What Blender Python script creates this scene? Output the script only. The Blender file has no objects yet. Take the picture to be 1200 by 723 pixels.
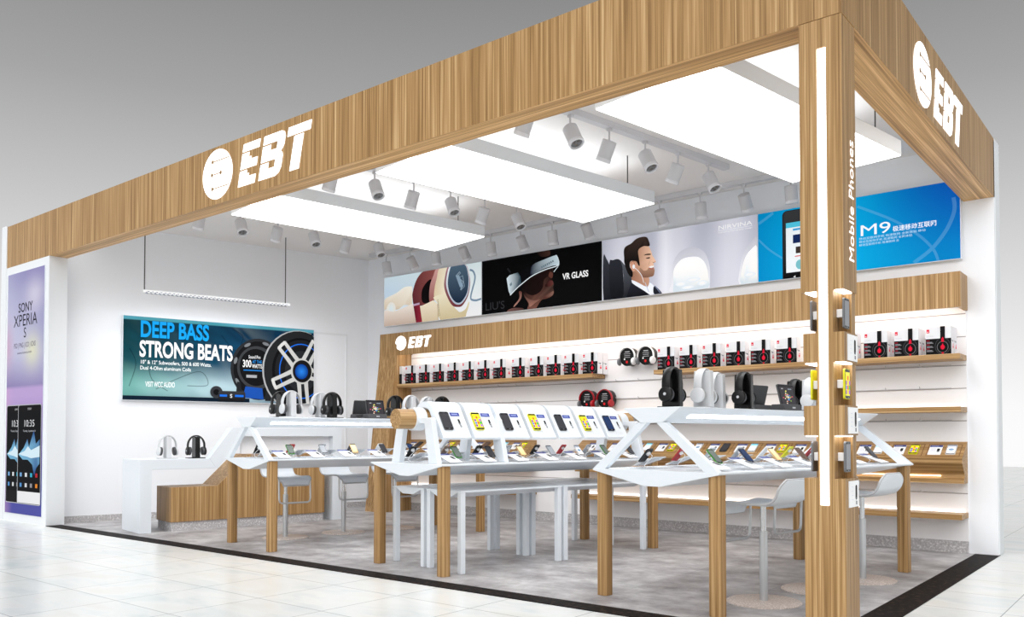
import bpy, bmesh, math, random
from mathutils import Matrix, Vector
random.seed(7)
PI = math.pi
sc = bpy.context.scene
COL = sc.collection

# ------------------------------------------------------------------ colour and materials
def lin(c):
    c = c / 255.0
    return c / 12.92 if c <= 0.04045 else ((c + 0.055) / 1.055) ** 2.4
def rgb(r, g=None, b=None):
    if g is None: g = b = r
    return (lin(r), lin(g), lin(b), 1.0)

def mat(name, col, rough=0.5, metal=0.0, emit=0.0, ecol=None, spec=0.5, alpha=1.0):
    m = bpy.data.materials.new(name); m.use_nodes = True
    b = m.node_tree.nodes['Principled BSDF']
    b.inputs['Base Color'].default_value = col
    b.inputs['Roughness'].default_value = rough
    b.inputs['Metallic'].default_value = metal
    b.inputs['Specular IOR Level'].default_value = spec
    if alpha < 1: b.inputs['Alpha'].default_value = alpha
    if emit:
        b.inputs['Emission Color'].default_value = ecol or col
        b.inputs['Emission Strength'].default_value = emit
    return m

def N(t, kind, **kw):
    n = t.nodes.new(kind)
    for k, v in kw.items(): setattr(n, k, v)
    return n

def ramp(t, stops):
    r = N(t, 'ShaderNodeValToRGB'); e = r.color_ramp.elements
    while len(e) < len(stops): e.new(0.5)
    for i, (p, c) in enumerate(stops): e[i].position = p; e[i].color = c
    return r

def wood(name, axis, tone=1.0, sc_=1.0):
    m = bpy.data.materials.new(name); m.use_nodes = True; t = m.node_tree; b = t.nodes['Principled BSDF']
    tc = N(t, 'ShaderNodeTexCoord'); L = t.links.new
    def noise(across, along, detail, off):
        mp = N(t, 'ShaderNodeMapping')
        s = [across] * 3; s[axis] = along
        mp.inputs['Scale'].default_value = s; mp.inputs['Location'].default_value = (off, off * .7, off * .3)
        L(tc.outputs['Object'], mp.inputs['Vector'])
        n = N(t, 'ShaderNodeTexNoise'); n.inputs['Scale'].default_value = 1.0; n.inputs['Detail'].default_value = detail
        n.inputs['Roughness'].default_value = .6
        L(mp.outputs['Vector'], n.inputs['Vector']); return n
    n1 = noise(52 * sc_, .5 * sc_, 2, 3.1); n2 = noise(140 * sc_, 1.3 * sc_, 3, 11.7); n3 = noise(14 * sc_, .25 * sc_, 1, 5.3)
    a = N(t, 'ShaderNodeMix', data_type='FLOAT'); a.inputs['Factor'].default_value = .42
    L(n1.outputs['Fac'], a.inputs[2]); L(n2.outputs['Fac'], a.inputs[3])
    a2 = N(t, 'ShaderNodeMix', data_type='FLOAT'); a2.inputs['Factor'].default_value = .10
    L(a.outputs[0], a2.inputs[2]); L(n3.outputs['Fac'], a2.inputs[3])
    def tn(r, g, bb): return rgb(min(255, r * tone), min(255, g * tone), min(255, bb * tone))
    r = ramp(t, [(.35, tn(124, 92, 54)), (.44, tn(151, 116, 72)), (.51, tn(169, 132, 86)), (.57, tn(187, 151, 104)), (.66, tn(214, 182, 136))])
    L(a2.outputs[0], r.inputs['Fac']); L(r.outputs['Color'], b.inputs['Base Color'])
    b.inputs['Roughness'].default_value = .42; b.inputs['Specular IOR Level'].default_value = .3
    return m

WZ = wood('oak_vertical', 2); WX = wood('oak_lengthwise', 0); WY = wood('oak_crosswise', 1)
WXS = wood('oak_soffit_brightened_lengthwise', 0, 1.22, .8); WYS = wood('oak_soffit_brightened_crosswise', 1, 1.22, .8)  # same oak, lightened: brightness of the shaded soffit put into the colour
WZT = wood('oak_leg', 2, 1.0, 1.3)
HPW = mat('headphone_white', rgb(208, 210, 213), .35)
WHITE = mat('white_lacquer', rgb(227, 233, 239), .3)
WALLM = mat('white_paint', rgb(243, 245, 249), .75, spec=.2)
PILM = mat('white_pillar_paint', rgb(232, 235, 238), .55, spec=.3)
CEILM = mat('ceiling_paint', rgb(236, 233, 231), .9, spec=.1)
SLAT = mat('slatwall_white', rgb(245, 244, 245), .6, spec=.25)
GROOVE = mat('groove_grey', rgb(160, 152, 150), .8)
GREYM = mat('satin_steel', rgb(200, 202, 204), .28, .75)
CHROME = mat('brushed_chrome', rgb(214, 216, 218), .18, .95)
BLACK = mat('black_plastic', rgb(12, 12, 13), .35, spec=.3)
BLACKG = mat('black_gloss', rgb(11, 11, 12), .2, spec=.35)
DGREY = mat('dark_grey_plastic', rgb(62, 63, 66), .4)
MGREY = mat('mid_grey_plastic', rgb(112, 114, 118), .35)
LGREY = mat('light_grey_plastic', rgb(190, 191, 194), .4)
LAMPW = mat('lamp_white_metal', rgb(206, 205, 208), .4)
LAMPR = mat('lamp_trim_ring', rgb(228, 228, 232), .25)
LENSM = mat('lamp_lens', rgb(120, 118, 116), .2, .4)
WPL = mat('white_plastic', rgb(240, 240, 241), .35)
YEL = mat('yellow_plastic', rgb(222, 220, 24), .4)
RED = mat('red_plastic', rgb(176, 26, 36), .3)
GOLD = mat('gold_plastic', rgb(226, 192, 140), .3, .2)
NAVY = mat('navy_plastic', rgb(24, 40, 74), .3)
BROWN = mat('brown_plastic', rgb(128, 104, 88), .35)
GREEN = mat('green_plastic', rgb(60, 150, 40), .4)
SILV = mat('silver_plastic', rgb(176, 180, 186), .3, .3)
PANEL = mat('light_panel_diffuser', rgb(255, 255, 255), .5, emit=5.6, ecol=(1, 1, 1, 1))
LEDW = mat('led_strip_white', rgb(255, 255, 255), .5, emit=5.0, ecol=(1, 1, 1, 1))
LEDC = mat('led_column_strip', rgb(255, 255, 255), .5, emit=2.5, ecol=(1, 1, 1, 1))
LEDS = mat('led_strip_warm', rgb(255, 245, 235), .5, emit=4.5, ecol=(1, .95, .90, 1))
LEDO = mat('led_strip_amber', rgb(255, 235, 205), .5, emit=3.0, ecol=(1, .8, .55, 1))
SIGNM = mat('sign_white_lit', rgb(255, 255, 255), .5, emit=1.1, ecol=(1, 1, 1, 1))
CABLE = mat('grey_cable', rgb(120, 120, 122), .5)
ROD = mat('dark_rod', rgb(70, 68, 68), .5)

def acrylic():
    m = bpy.data.materials.new('clear_acrylic'); m.use_nodes = True; t = m.node_tree
    t.nodes.remove(t.nodes['Principled BSDF']); o = t.nodes['Material Output']
    tr = N(t, 'ShaderNodeBsdfTransparent'); tr.inputs['Color'].default_value = (.97, .975, .98, 1)
    gl = N(t, 'ShaderNodeBsdfPrincipled'); gl.inputs['Base Color'].default_value = rgb(232, 233, 236); gl.inputs['Roughness'].default_value = .35
    mx = N(t, 'ShaderNodeMixShader'); mx.inputs['Fac'].default_value = .13
    t.links.new(tr.outputs[0], mx.inputs[1]); t.links.new(gl.outputs[0], mx.inputs[2]); t.links.new(mx.outputs[0], o.inputs['Surface'])
    return m
ACR = acrylic()

def artmat(name, emit, rough=.45, base=1.0, spec=.2):
    m = bpy.data.materials.new(name); m.use_nodes = True; t = m.node_tree; b = t.nodes['Principled BSDF']
    a = N(t, 'ShaderNodeVertexColor'); a.layer_name = 'Col'
    sc2 = N(t, 'ShaderNodeVectorMath', operation='SCALE'); sc2.inputs['Scale'].default_value = base
    t.links.new(a.outputs['Color'], sc2.inputs[0]); t.links.new(sc2.outputs[0], b.inputs['Base Color'])
    t.links.new(a.outputs['Color'], b.inputs['Emission Color'])
    b.inputs['Emission Strength'].default_value = emit; b.inputs['Roughness'].default_value = rough
    b.inputs['Specular IOR Level'].default_value = spec
    return m
ART_LIT = artmat('lightbox_print', .62, .6, .5, .05); ART_SUN = artmat('outdoor_poster_print', .22, .6, .62, .05)
ART = artmat('paper_print', .12)
ART_BOX = artmat('carton_print', .02, .5, .9, .1)
ART_SCREEN = artmat('glowing_screen', .5, .2)

def floor_tiles():
    m = bpy.data.materials.new('polished_pale_tile'); m.use_nodes = True; t = m.node_tree; b = t.nodes['Principled BSDF']; L = t.links.new
    tc = N(t, 'ShaderNodeTexCoord')
    mp = N(t, 'ShaderNodeMapping'); mp.inputs['Location'].default_value = (1.56 / .675, .005 / .637, 0)
    mp.inputs['Scale'].default_value = (1 / .675, 1 / .637, 1)
    L(tc.outputs['Object'], mp.inputs['Vector'])
    br = N(t, 'ShaderNodeTexBrick'); br.offset = 0; br.inputs['Scale'].default_value = 1.0
    br.inputs['Brick Width'].default_value = 1; br.inputs['Row Height'].default_value = 1
    br.inputs['Mortar Size'].default_value = .006; br.inputs['Mortar Smooth'].default_value = .3
    br.inputs['Color1'].default_value = rgb(246, 247, 246); br.inputs['Color2'].default_value = rgb(240, 242, 242)
    br.inputs['Mortar'].default_value = rgb(168, 173, 174)
    L(mp.outputs['Vector'], br.inputs['Vector'])
    n = N(t, 'ShaderNodeTexNoise'); n.inputs['Scale'].default_value = 1.6; n.inputs['Detail'].default_value = 6; n.inputs['Distortion'].default_value = .6
    mp2 = N(t, 'ShaderNodeMapping'); mp2.inputs['Scale'].default_value = (1, 2.4, 1); mp2.inputs['Rotation'].default_value = (0, 0, .4)
    L(tc.outputs['Object'], mp2.inputs['Vector']); L(mp2.outputs['Vector'], n.inputs['Vector'])
    r = ramp(t, [(.3, rgb(222, 230, 232)), (.5, rgb(246, 247, 246)), (.7, rgb(238, 237, 231))])
    L(n.outputs['Fac'], r.inputs['Fac'])
    mx = N(t, 'ShaderNodeMix', data_type='RGBA', blend_type='MULTIPLY'); mx.inputs['Factor'].default_value = .8
    L(br.outputs['Color'], mx.inputs[6]); L(r.outputs['Color'], mx.inputs[7]); L(mx.outputs[2], b.inputs['Base Color'])
    b.inputs['Roughness'].default_value = .22; b.inputs['Specular IOR Level'].default_value = .45
    return m
def floor_stone():
    m = bpy.data.materials.new('grey_stone_floor'); m.use_nodes = True; t = m.node_tree; b = t.nodes['Principled BSDF']; L = t.links.new
    tc = N(t, 'ShaderNodeTexCoord')
    mp = N(t, 'ShaderNodeMapping'); mp.inputs['Rotation'].default_value = (0, 0, -.18); mp.inputs['Scale'].default_value = (1.1, 1.25, 1)
    L(tc.outputs['Object'], mp.inputs['Vector'])
    n = N(t, 'ShaderNodeTexNoise'); n.inputs['Scale'].default_value = 2.6; n.inputs['Detail'].default_value = 8; n.inputs['Roughness'].default_value = .66
    L(mp.outputs['Vector'], n.inputs['Vector'])
    r = ramp(t, [(.28, rgb(122, 117, 119)), (.43, rgb(158, 155, 157)), (.55, rgb(182, 180, 181)), (.70, rgb(212, 210, 211))])
    L(n.outputs['Fac'], r.inputs['Fac'])
    br = N(t, 'ShaderNodeTexBrick'); br.offset = 0; br.inputs['Scale'].default_value = 1.0
    br.inputs['Brick Width'].default_value = .8; br.inputs['Row Height'].default_value = .8
    br.inputs['Mortar Size'].default_value = .004
    br.inputs['Color1'].default_value = rgb(252); br.inputs['Color2'].default_value = rgb(244); br.inputs['Mortar'].default_value = rgb(222)
    L(tc.outputs['Object'], br.inputs['Vector'])
    mx = N(t, 'ShaderNodeMix', data_type='RGBA', blend_type='MULTIPLY'); mx.inputs['Factor'].default_value = 1
    L(r.outputs['Color'], mx.inputs[6]); L(br.outputs['Color'], mx.inputs[7]); L(mx.outputs[2], b.inputs['Base Color'])
    b.inputs['Roughness'].default_value = .45; b.inputs['Specular IOR Level'].default_value = .3
    return m
def speckle(name, c1, c2, c3, scale, rough, spec=.4):
    m = bpy.data.materials.new(name); m.use_nodes = True; t = m.node_tree; b = t.nodes['Principled BSDF']; L = t.links.new
    tc = N(t, 'ShaderNodeTexCoord'); n = N(t, 'ShaderNodeTexNoise'); n.inputs['Scale'].default_value = scale; n.inputs['Detail'].default_value = 3
    L(tc.outputs['Object'], n.inputs['Vector'])
    r = ramp(t, [(.4, c1), (.55, c2), (.68, c3)]); L(n.outputs['Fac'], r.inputs['Fac']); L(r.outputs['Color'], b.inputs['Base Color'])
    b.inputs['Roughness'].default_value = rough; b.inputs['Specular IOR Level'].default_value = spec
    return m
FLOOR_HALL = floor_tiles(); FLOOR_KIOSK = floor_stone()
GRANITE = speckle('black_granite', rgb(12, 10, 10), rgb(22, 18, 18), rgb(62, 46, 38), 30, .6, .08)
TERRA = speckle('grey_terrazzo', rgb(176, 173, 174), rgb(194, 191, 192), rgb(224, 222, 222), 60, .6)
DISCM = speckle('stool_disc_steel', rgb(186, 172, 164), rgb(208, 194, 186), rgb(236, 226, 218), 110, .4)  # steel foot, its pinkish mottled reflection put into the colour

# ------------------------------------------------------------------ mesh building
class MB:
    def __init__(s): s.v = []; s.f = []; s.m = []
    def add(s, vs, fs, m=0):
        o = len(s.v); s.v += [tuple(p) for p in vs]; s.f += [tuple(i + o for i in f) for f in fs]; s.m += [m] * len(fs); return s
    def box(s, x0, y0, z0, x1, y1, z1, m=0):
        return s.loft([(x0, y0, z0), (x1, y0, z0), (x1, y1, z0), (x0, y1, z0)], [(x0, y0, z1), (x1, y0, z1), (x1, y1, z1), (x0, y1, z1)], m)
    def loft(s, A, B, m=0, caps=True):
        n = len(A); fs = [(i, (i + 1) % n, n + (i + 1) % n, n + i) for i in range(n)]
        if caps: fs += [tuple(range(n - 1, -1, -1)), tuple(range(n, 2 * n))]
        return s.add(list(A) + list(B), fs, m)
    def prism(s, pts, axis, a0, a1, m=0):
        # pts are 2D in the two other axes, in cyclic order
        def P(p, a):
            return ((a, p[0], p[1]), (p[0], a, p[1]), (p[0], p[1], a))[axis]
        return s.loft([P(p, a0) for p in pts], [P(p, a1) for p in pts], m)
    def cyl(s, p0, p1, r0, r1=None, n=20, m=0, caps=True):
        r1 = r0 if r1 is None else r1
        p0 = Vector(p0); p1 = Vector(p1); d = (p1 - p0).normalized()
        u = d.orthogonal().normalized(); w = d.cross(u)
        A = [p0 + (u * math.cos(2 * PI * i / n) + w * math.sin(2 * PI * i / n)) * r0 for i in range(n)]
        B = [p1 + (u * math.cos(2 * PI * i / n) + w * math.sin(2 * PI * i / n)) * r1 for i in range(n)]
        return s.loft(A, B, m, caps)
    def lathe(s, p0, d, prof, n=24, m=0):
        p0 = Vector(p0); d = Vector(d).normalized(); u = d.orthogonal().normalized(); w = d.cross(u)
        vs = []; fs = []
        for (r, h) in prof:
            for i in range(n):
                a = 2 * PI * i / n; vs.append(p0 + d * h + (u * math.cos(a) + w * math.sin(a)) * r)
        for k in range(len(prof) - 1):
            for i in range(n):
                j = (i + 1) % n; fs.append((k * n + i, k * n + j, (k + 1) * n + j, (k + 1) * n + i))
        fs.append(tuple(range(n - 1, -1, -1))); fs.append(tuple((len(prof) - 1) * n + i for i in range(n)))
        return s.add(vs, fs, m)
    def tube(s, pts, r, n=8, m=0, closed=False, flat=None):
        P = [Vector(p) for p in pts]; rings = []; up = None
        for i, p in enumerate(P):
            a = P[i - 1] if (i > 0 or closed) else p; b = P[(i + 1) % len(P)] if (i < len(P) - 1 or closed) else p
            d = (b - a).normalized()
            if flat is not None:
                f = Vector(flat); u = (f - d * f.dot(d)).normalized()
            elif up is None: u = d.orthogonal().normalized()
            else: u = (up - d * up.dot(d)).normalized()
            up = u; w = d.cross(u); rr = r if isinstance(r, tuple) else (r, r)
            rings.append([p + u * math.cos(2 * PI * k / n + PI / n) * rr[0] + w * math.sin(2 * PI * k / n + PI / n) * rr[1] for k in range(n)])
        vs = [q for R in rings for q in R]; fs = []
        L = len(P) if closed else len(P) - 1
        for i in range(L):
            j = (i + 1) % len(P)
            for k in range(n): k2 = (k + 1) % n; fs.append((i * n + k, i * n + k2, j * n + k2, j * n + k))
        if not closed: fs.append(tuple(range(n - 1, -1, -1))); fs.append(tuple((len(P) - 1) * n + k for k in range(n)))
        return s.add(vs, fs, m)
    def build(s, name, mats, parent=None, smooth=False, bevel=0.0, loc=None, rot=None):
        me = bpy.data.meshes.new(name); me.from_pydata(s.v, [], s.f)
        if not isinstance(mats, (list, tuple)): mats = [mats]
        for m in mats: me.materials.append(m)
        for p, i in zip(me.polygons, s.m): p.material_index = i
        bm = bmesh.new(); bm.from_mesh(me); bmesh.ops.recalc_face_normals(bm, faces=bm.faces); bm.to_mesh(me); bm.free()
        if smooth:
            for p in me.polygons: p.use_smooth = True
            me.set_sharp_from_angle(angle=math.radians(38))
        me.update()
        o = bpy.data.objects.new(name, me); COL.objects.link(o)
        if parent: o.parent = parent
        if loc: o.location = loc
        if rot: o.rotation_euler = rot
        if bevel:
            b = o.modifiers.new('bevel', 'BEVEL'); b.width = bevel; b.segments = 2; b.limit_method = 'ANGLE'; b.angle_limit = math.radians(40)
        return o

def tag(o, label=None, cat=None, group=None, kind=None):
    if label: o['label'] = label
    if cat: o['category'] = cat
    if group: o['group'] = group
    if kind: o['kind'] = kind
    return o
def empty(name, loc=(0, 0, 0), rz=0.0, M=None):
    o = bpy.data.objects.new(name, None); COL.objects.link(o); o.empty_display_size = .1
    if M is not None: o.matrix_world = M
    else: o.location = loc; o.rotation_euler = (0, 0, rz)
    return o
def kids(o): return [c for c in bpy.data.objects if c.parent == o]
def copy_tree(o, parent=None, ch=None):
    c = o.copy(); COL.objects.link(c); c.parent = parent
    for k in list(o.children): copy_tree(k, c)
    return c
def structure(o, label=None): o['kind'] = 'structure'; return tag(o, label) if label else o

# ------------------------------------------------------------------ flat printed artwork: one mesh, colour per vertex
_tc = {}
def text_geo(s, bold=0.0):
    k = (s, bold)
    if k in _tc: return _tc[k]
    cu = bpy.data.curves.new('t', 'FONT'); cu.body = s; cu.size = 1.0; cu.offset = bold; cu.resolution_u = 4
    o = bpy.data.objects.new('t', cu); COL.objects.link(o); bpy.context.view_layer.update()
    m = o.to_mesh(); V = [(v.co.x, v.co.y) for v in m.vertices]; F = [tuple(p.vertices) for p in m.polygons]
    o.to_mesh_clear(); bpy.data.objects.remove(o); bpy.data.curves.remove(cu)
    _tc[k] = (V, F); return _tc[k]
def spline(pts, n=6, closed=True):
    out = []; L = len(pts)
    for i in range(L if closed else L - 1):
        g = (lambda k: pts[k % L]) if closed else (lambda k: pts[max(0, min(L - 1, k))])
        p0, p1, p2, p3 = g(i - 1), g(i), g(i + 1), g(i + 2)
        for k in range(n):
            t = k / n
            out.append(tuple(.5 * ((2 * p1[j]) + (-p0[j] + p2[j]) * t + (2 * p0[j] - 5 * p1[j] + 4 * p2[j] - p3[j]) * t * t + (-p0[j] + 3 * p1[j] - 3 * p2[j] + p3[j]) * t ** 3) for j in (0, 1)))
    if not closed: out.append(pts[-1])
    return out
class Art:
    def __init__(s, eps=.0012, clip=None): s.v = []; s.f = []; s.c = []; s.k = 0; s.eps = eps; s.clip = clip
    def _add(s, V, F, C, lift=True):
        if lift: s.k += 1
        o = len(s.v); y = -s.k * s.eps
        if s.clip: x0, z0, x1, z1 = s.clip; V = [(min(max(a, x0), x1), min(max(b, z0), z1)) for a, b in V]
        s.v += [(a, y, b) for a, b in V]; s.f += [tuple(i + o for i in f) for f in F]
        s.c += [C(a, b) for a, b in V] if callable(C) else [C] * len(V)
        return s
    def poly(s, pts, col, smooth=0): 
        if smooth: pts = spline(pts, smooth)
        return s._add(pts, [tuple(range(len(pts)))], col)
    def rect(s, x0, z0, x1, z1, col): return s._add([(x0, z0), (x1, z0), (x1, z1), (x0, z1)], [(0, 1, 2, 3)], col)
    def grid(s, x0, z0, x1, z1, nx, nz, fn):
        V = [(x0 + (x1 - x0) * i / nx, z0 + (z1 - z0) * j / nz) for j in range(nz + 1) for i in range(nx + 1)]
        F = [(j * (nx + 1) + i, j * (nx + 1) + i + 1, (j + 1) * (nx + 1) + i + 1, (j + 1) * (nx + 1) + i) for j in range(nz) for i in range(nx)]
        return s._add(V, F, fn)
    def ell(s, x, z, rx, rz, col, rot=0, n=36, edge=None, a0=0, a1=2 * PI):
        c, sn = math.cos(rot), math.sin(rot)
        P = [(x + c * rx * math.cos(a0 + (a1 - a0) * i / n) - sn * rz * math.sin(a0 + (a1 - a0) * i / n), z + sn * rx * math.cos(a0 + (a1 - a0) * i / n) + c * rz * math.sin(a0 + (a1 - a0) * i / n)) for i in range(n)]
        if edge is None: return s._add(P, [tuple(range(n))], col)
        s._add([(x, z)] + P, [(0, 1 + i, 1 + (i + 1) % n) for i in range(n)], (0, 0, 0, 1))
        s.c[-(n + 1):] = [col] + [edge] * n
        return s
    def line(s, pts, w, col, closed=False, smooth=0, w2=None):
        if smooth: pts = spline(pts, smooth, closed)
        V = []; n = len(pts)
        for i, p in enumerate(pts):
            a = pts[i - 1] if (i or closed) else p; b = pts[(i + 1) % n] if (i < n - 1 or closed) else p
            dx, dz = b[0] - a[0], b[1] - a[1]; l = math.hypot(dx, dz) or 1; h = w / 2 if w2 is None else (w + (w2 - w) * i / (n - 1)) / 2
            V += [(p[0] - dz / l * h, p[1] + dx / l * h), (p[0] + dz / l * h, p[1] - dx / l * h)]
        F = [(2 * i, 2 * i + 1, 2 * ((i + 1) % n) + 1, 2 * ((i + 1) % n)) for i in range(n if closed else n - 1)]
        return s._add(V, F, col)
    def ring(s, x, z, rx, rz, w, col, rot=0, a0=0, a1=2 * PI, n=40):
        full = abs(a1 - a0 - 2 * PI) < 1e-6; c, sn = math.cos(rot), math.sin(rot)
        P = [(x + c * rx * math.cos(a) - sn * rz * math.sin(a), z + sn * rx * math.cos(a) + c * rz * math.sin(a)) for a in [a0 + (a1 - a0) * i / n for i in range(n if full else n + 1)]]
        return s.line(P, w, col, closed=full)
    def text(s, t, x, z, h, col, w=None, bold=0.0, shear=0.0, rot=0.0, cap=.69, lift=True):
        V, F = text_geo(t, bold)
        k = h / cap; W = max(p[0] for p in V); kx = (w / W) if w else k
        c, sn = math.cos(rot), math.sin(rot); Q = []
        for a, b in V:
            a2 = a * kx + b * k * shear; b2 = b * k; Q.append((x + c * a2 - sn * b2, z + sn * a2 + c * b2))
        return s._add(Q, F, col, lift)
    def build(s, name, m, parent=None, loc=None, rot=None, M=None):
        me = bpy.data.meshes.new(name); me.from_pydata(s.v, [], s.f); me.materials.append(m)
        at = me.color_attributes.new('Col', 'FLOAT_COLOR', 'POINT')
        at.data.foreach_set('color', [x for c in s.c for x in (c if len(c) == 4 else (*c, 1.0))])
        me.update(); o = bpy.data.objects.new(name, me); COL.objects.link(o)
        if parent: o.parent = parent
        if M is not None: o.matrix_local = M
        if loc: o.location = loc
        if rot: o.rotation_euler = rot
        return o
def mixc(a, b, t): t = max(0, min(1, t)); return tuple(a[i] + (b[i] - a[i]) * t for i in range(3)) + (1.0,)

# ------------------------------------------------------------------ the plan: kiosk axes X (along the front) and Y (into the kiosk); furniture sits turned a little
TH = -0.1764980
THW = -0.2606
EU = Vector((math.cos(TH), math.sin(TH), 0)); EW = Vector((-math.sin(TH), math.cos(TH), 0))
TC = [Vector((-2.562, 1.509, 0)), Vector((-.307, 1.504, 0)), Vector((2.010, 1.488, 0))]
FX, FY, BY = 3.37, 1.04, 5.36      # outer corner of the fascia, face of the back wall
Z0, Z1, CZ = 3.307, 3.858, 3.838
W0 = Vector((-6.361, 1.337, 0)); WN = Vector((math.cos(THW), math.sin(THW), 0)); WD = Vector((-math.sin(THW), math.cos(THW), 0))
def swz(i, s, w, z): return TC[i] + EU * s + EW * w + Vector((0, 0, z))
def frame(cx, cy, cz, o):
    return Matrix(((cx[0], cy[0], cz[0], o[0]), (cx[1], cy[1], cz[1], o[1]), (cx[2], cy[2], cz[2], o[2]), (0, 0, 0, 1)))

# ------------------------------------------------------------------ camera, sky, sun
cam = bpy.data.cameras.new('camera'); co = bpy.data.objects.new('camera', cam); COL.objects.link(co); sc.camera = co
cam.sensor_width = 36.0; cam.sensor_fit = 'HORIZONTAL'; cam.lens = 984.02 / 1200 * 36
cam.shift_x = (600 - 617.33) / 1200; cam.shift_y = (485.96 - 361.5) / 1200
co.location = (4.76297, -3.36346, 1.1); co.rotation_euler = (PI / 2 + .02506, 0, .66882)
cam.clip_start = .05; cam.clip_end = 300
sc.view_settings.view_transform = 'Standard'; sc.view_settings.look = 'None'; sc.view_settings.exposure = 0; sc.view_settings.gamma = 1
sc.cycles.use_denoising = True
sc.cycles.max_bounces = 8; sc.cycles.diffuse_bounces = 4; sc.cycles.glossy_bounces = 3; sc.cycles.transparent_max_bounces = 12
sc.cycles.sample_clamp_indirect = 6; sc.cycles.caustics_reflective = False; sc.cycles.caustics_refractive = False

wd = bpy.data.worlds.new('studio_sky'); sc.world = wd; wd.use_nodes = True; t = wd.node_tree
tcn = N(t, 'ShaderNodeTexCoord'); sx = N(t, 'ShaderNodeSeparateXYZ'); t.links.new(tcn.outputs['Generated'], sx.inputs[0])
rp = ramp(t, [(0.0, rgb(252)), (.03, rgb(250)), (.14, rgb(226)), (.25, rgb(198)), (.36, rgb(165)), (.47, rgb(139)), (1.0, rgb(150))])
t.links.new(sx.outputs['Z'], rp.inputs['Fac']); bg = t.nodes['Background']; t.links.new(rp.outputs['Color'], bg.inputs['Color']); bg.inputs['Strength'].default_value = 1.0
sl = bpy.data.lights.new('sun', 'SUN'); so = bpy.data.objects.new('sun', sl); COL.objects.link(so)
sl.energy = 2.4; sl.angle = math.radians(70); sl.color = (1, 1, 1); so.rotation_euler = (math.radians(46), 0, math.radians(18)); so.location = (8, -10, 12)

# ------------------------------------------------------------------ the setting
a = [(-2.0 + 27.7 * math.cos(2 * PI * i / 128), 3.0 + 27.7 * math.sin(2 * PI * i / 128)) for i in range(128)]
structure(MB().prism(a, 2, -.2, 0).build('floor', FLOOR_HALL), 'polished pale tile floor of the hall')
structure(MB().prism([(-6.4, 1.21), (3.18, 1.21), (3.18, 5.36), (-5.25, 5.36)], 2, .0002, .004).build('floor_kiosk', FLOOR_KIOSK), 'grey stone floor inside the kiosk')
structure(MB().prism([(-6.17, FY), (3.375, FY), (3.375, 5.42), (3.178, 5.42), (3.178, 1.215), (-6.17, 1.215)], 2, .0003, .005).build('trim_1', GRANITE), 'black granite border around the kiosk floor')

wl = MB()
p0 = W0 + WD * -.08; p1 = W0 + WD * 4.165
wl.prism([(p0.x, p0.y), (p1.x, p1.y), (p1.x - WN.x * .15, p1.y - WN.y * .15), (p0.x - WN.x * .15, p0.y - WN.y * .15)], 2, 0, CZ)
structure(wl.build('wall_left', WALLM), 'white left wall of the kiosk')
structure(MB().box(-5.35, BY, 0, FX, BY + .15, CZ).build('wall_back', WALLM), 'white back wall behind the shelves')
structure(MB().box(-7.50, FY, 0, -6.17, FY + .215, 3.307).box(-7.62, FY - .01, 0, -7.46, FY + .20, 3.87).build('wall_front', PILM), 'white front pillar on the left of the kiosk')
structure(MB().box(3.125, 5.40, 0, 3.375, 5.62, 3.86).build('wall_right', PILM, bevel=.004), 'white end pillar at the right of the back wall')
structure(MB().prism([(-6.7, 1.20), (3.2, 1.20), (3.2, 5.46), (-5.7, 5.46)], 2, CZ, CZ + .018).build('ceiling', CEILM), 'pale ceiling of the kiosk')
q0 = W0 + WN * .0; 
def lwbox(a0, a1, z0, z1, d0, d1):
    A = W0 + WD * a0; B = W0 + WD * a1; m = MB()
    m.prism([((A + WN * d0).x, (A + WN * d0).y), ((B + WN * d0).x, (B + WN * d0).y), ((B + WN * d1).x, (B + WN * d1).y), ((A + WN * d1).x, (A + WN * d1).y)], 2, z0, z1); return m
structure(lwbox(-.05, 4.15, .004, .085, 0, .012).build('baseboard_left', TERRA))
structure(MB().box(-5.25, BY - .014, .004, 3.125, BY, .115).build('baseboard_back', TERRA))
d = lwbox(3.26, 3.78, .02, 2.63, 0, .012); dr = structure(d.build('door_1', WALLM), 'flush white door in the left wall')
f = MB()
for aa in ((3.235, 3.26), (3.78, 3.805)):
    A = W0 + WD * aa[0]; B = W0 + WD * aa[1]
    f.prism([(A.x, A.y), (B.x, B.y), ((B + WN * .022).x, (B + WN * .022).y), ((A + WN * .022).x, (A + WN * .022).y)], 2, .01, 2.655)
A = W0 + WD * 3.235; B = W0 + WD * 3.805
f.prism([(A.x, A.y), (B.x, B.y), ((B + WN * .022).x, (B + WN * .022).y), ((A + WN * .022).x, (A + WN * .022).y)], 2, 2.63, 2.655)
f.build('door_frame', PILM, dr)

# fascia: two wooden beams, grain upright on the faces, lengthwise underneath
fb = MB()
fb.add([(-7.465, FY, Z0), (FX, FY, Z0), (FX, FY, Z1), (-7.465, FY, Z1), (FX, 5.40, Z0), (FX, 5.40, Z1)], [(0, 1, 2, 3), (1, 4, 5, 2)], 0)
i0 = (-7.465, FY + .215); i1 = (3.115, FY + .215); i2 = (3.115, 5.40)
fb.add([(*i0, Z0), (*i1, Z0), (*i1, Z1), (*i0, Z1), (*i2, Z0), (*i2, Z1)], [(1, 0, 3, 2), (4, 1, 2, 5)], 0)
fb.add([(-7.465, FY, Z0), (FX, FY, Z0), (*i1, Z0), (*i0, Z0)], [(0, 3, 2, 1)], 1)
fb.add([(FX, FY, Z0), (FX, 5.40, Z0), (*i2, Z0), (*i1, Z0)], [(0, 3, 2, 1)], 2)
fb.add([(-7.465, FY, Z1), (FX, FY, Z1), (FX, 5.40, Z1), (*i2, Z1), (*i1, Z1), (*i0, Z1)], [(0, 1, 2, 3, 4, 5)], 1)
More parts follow.
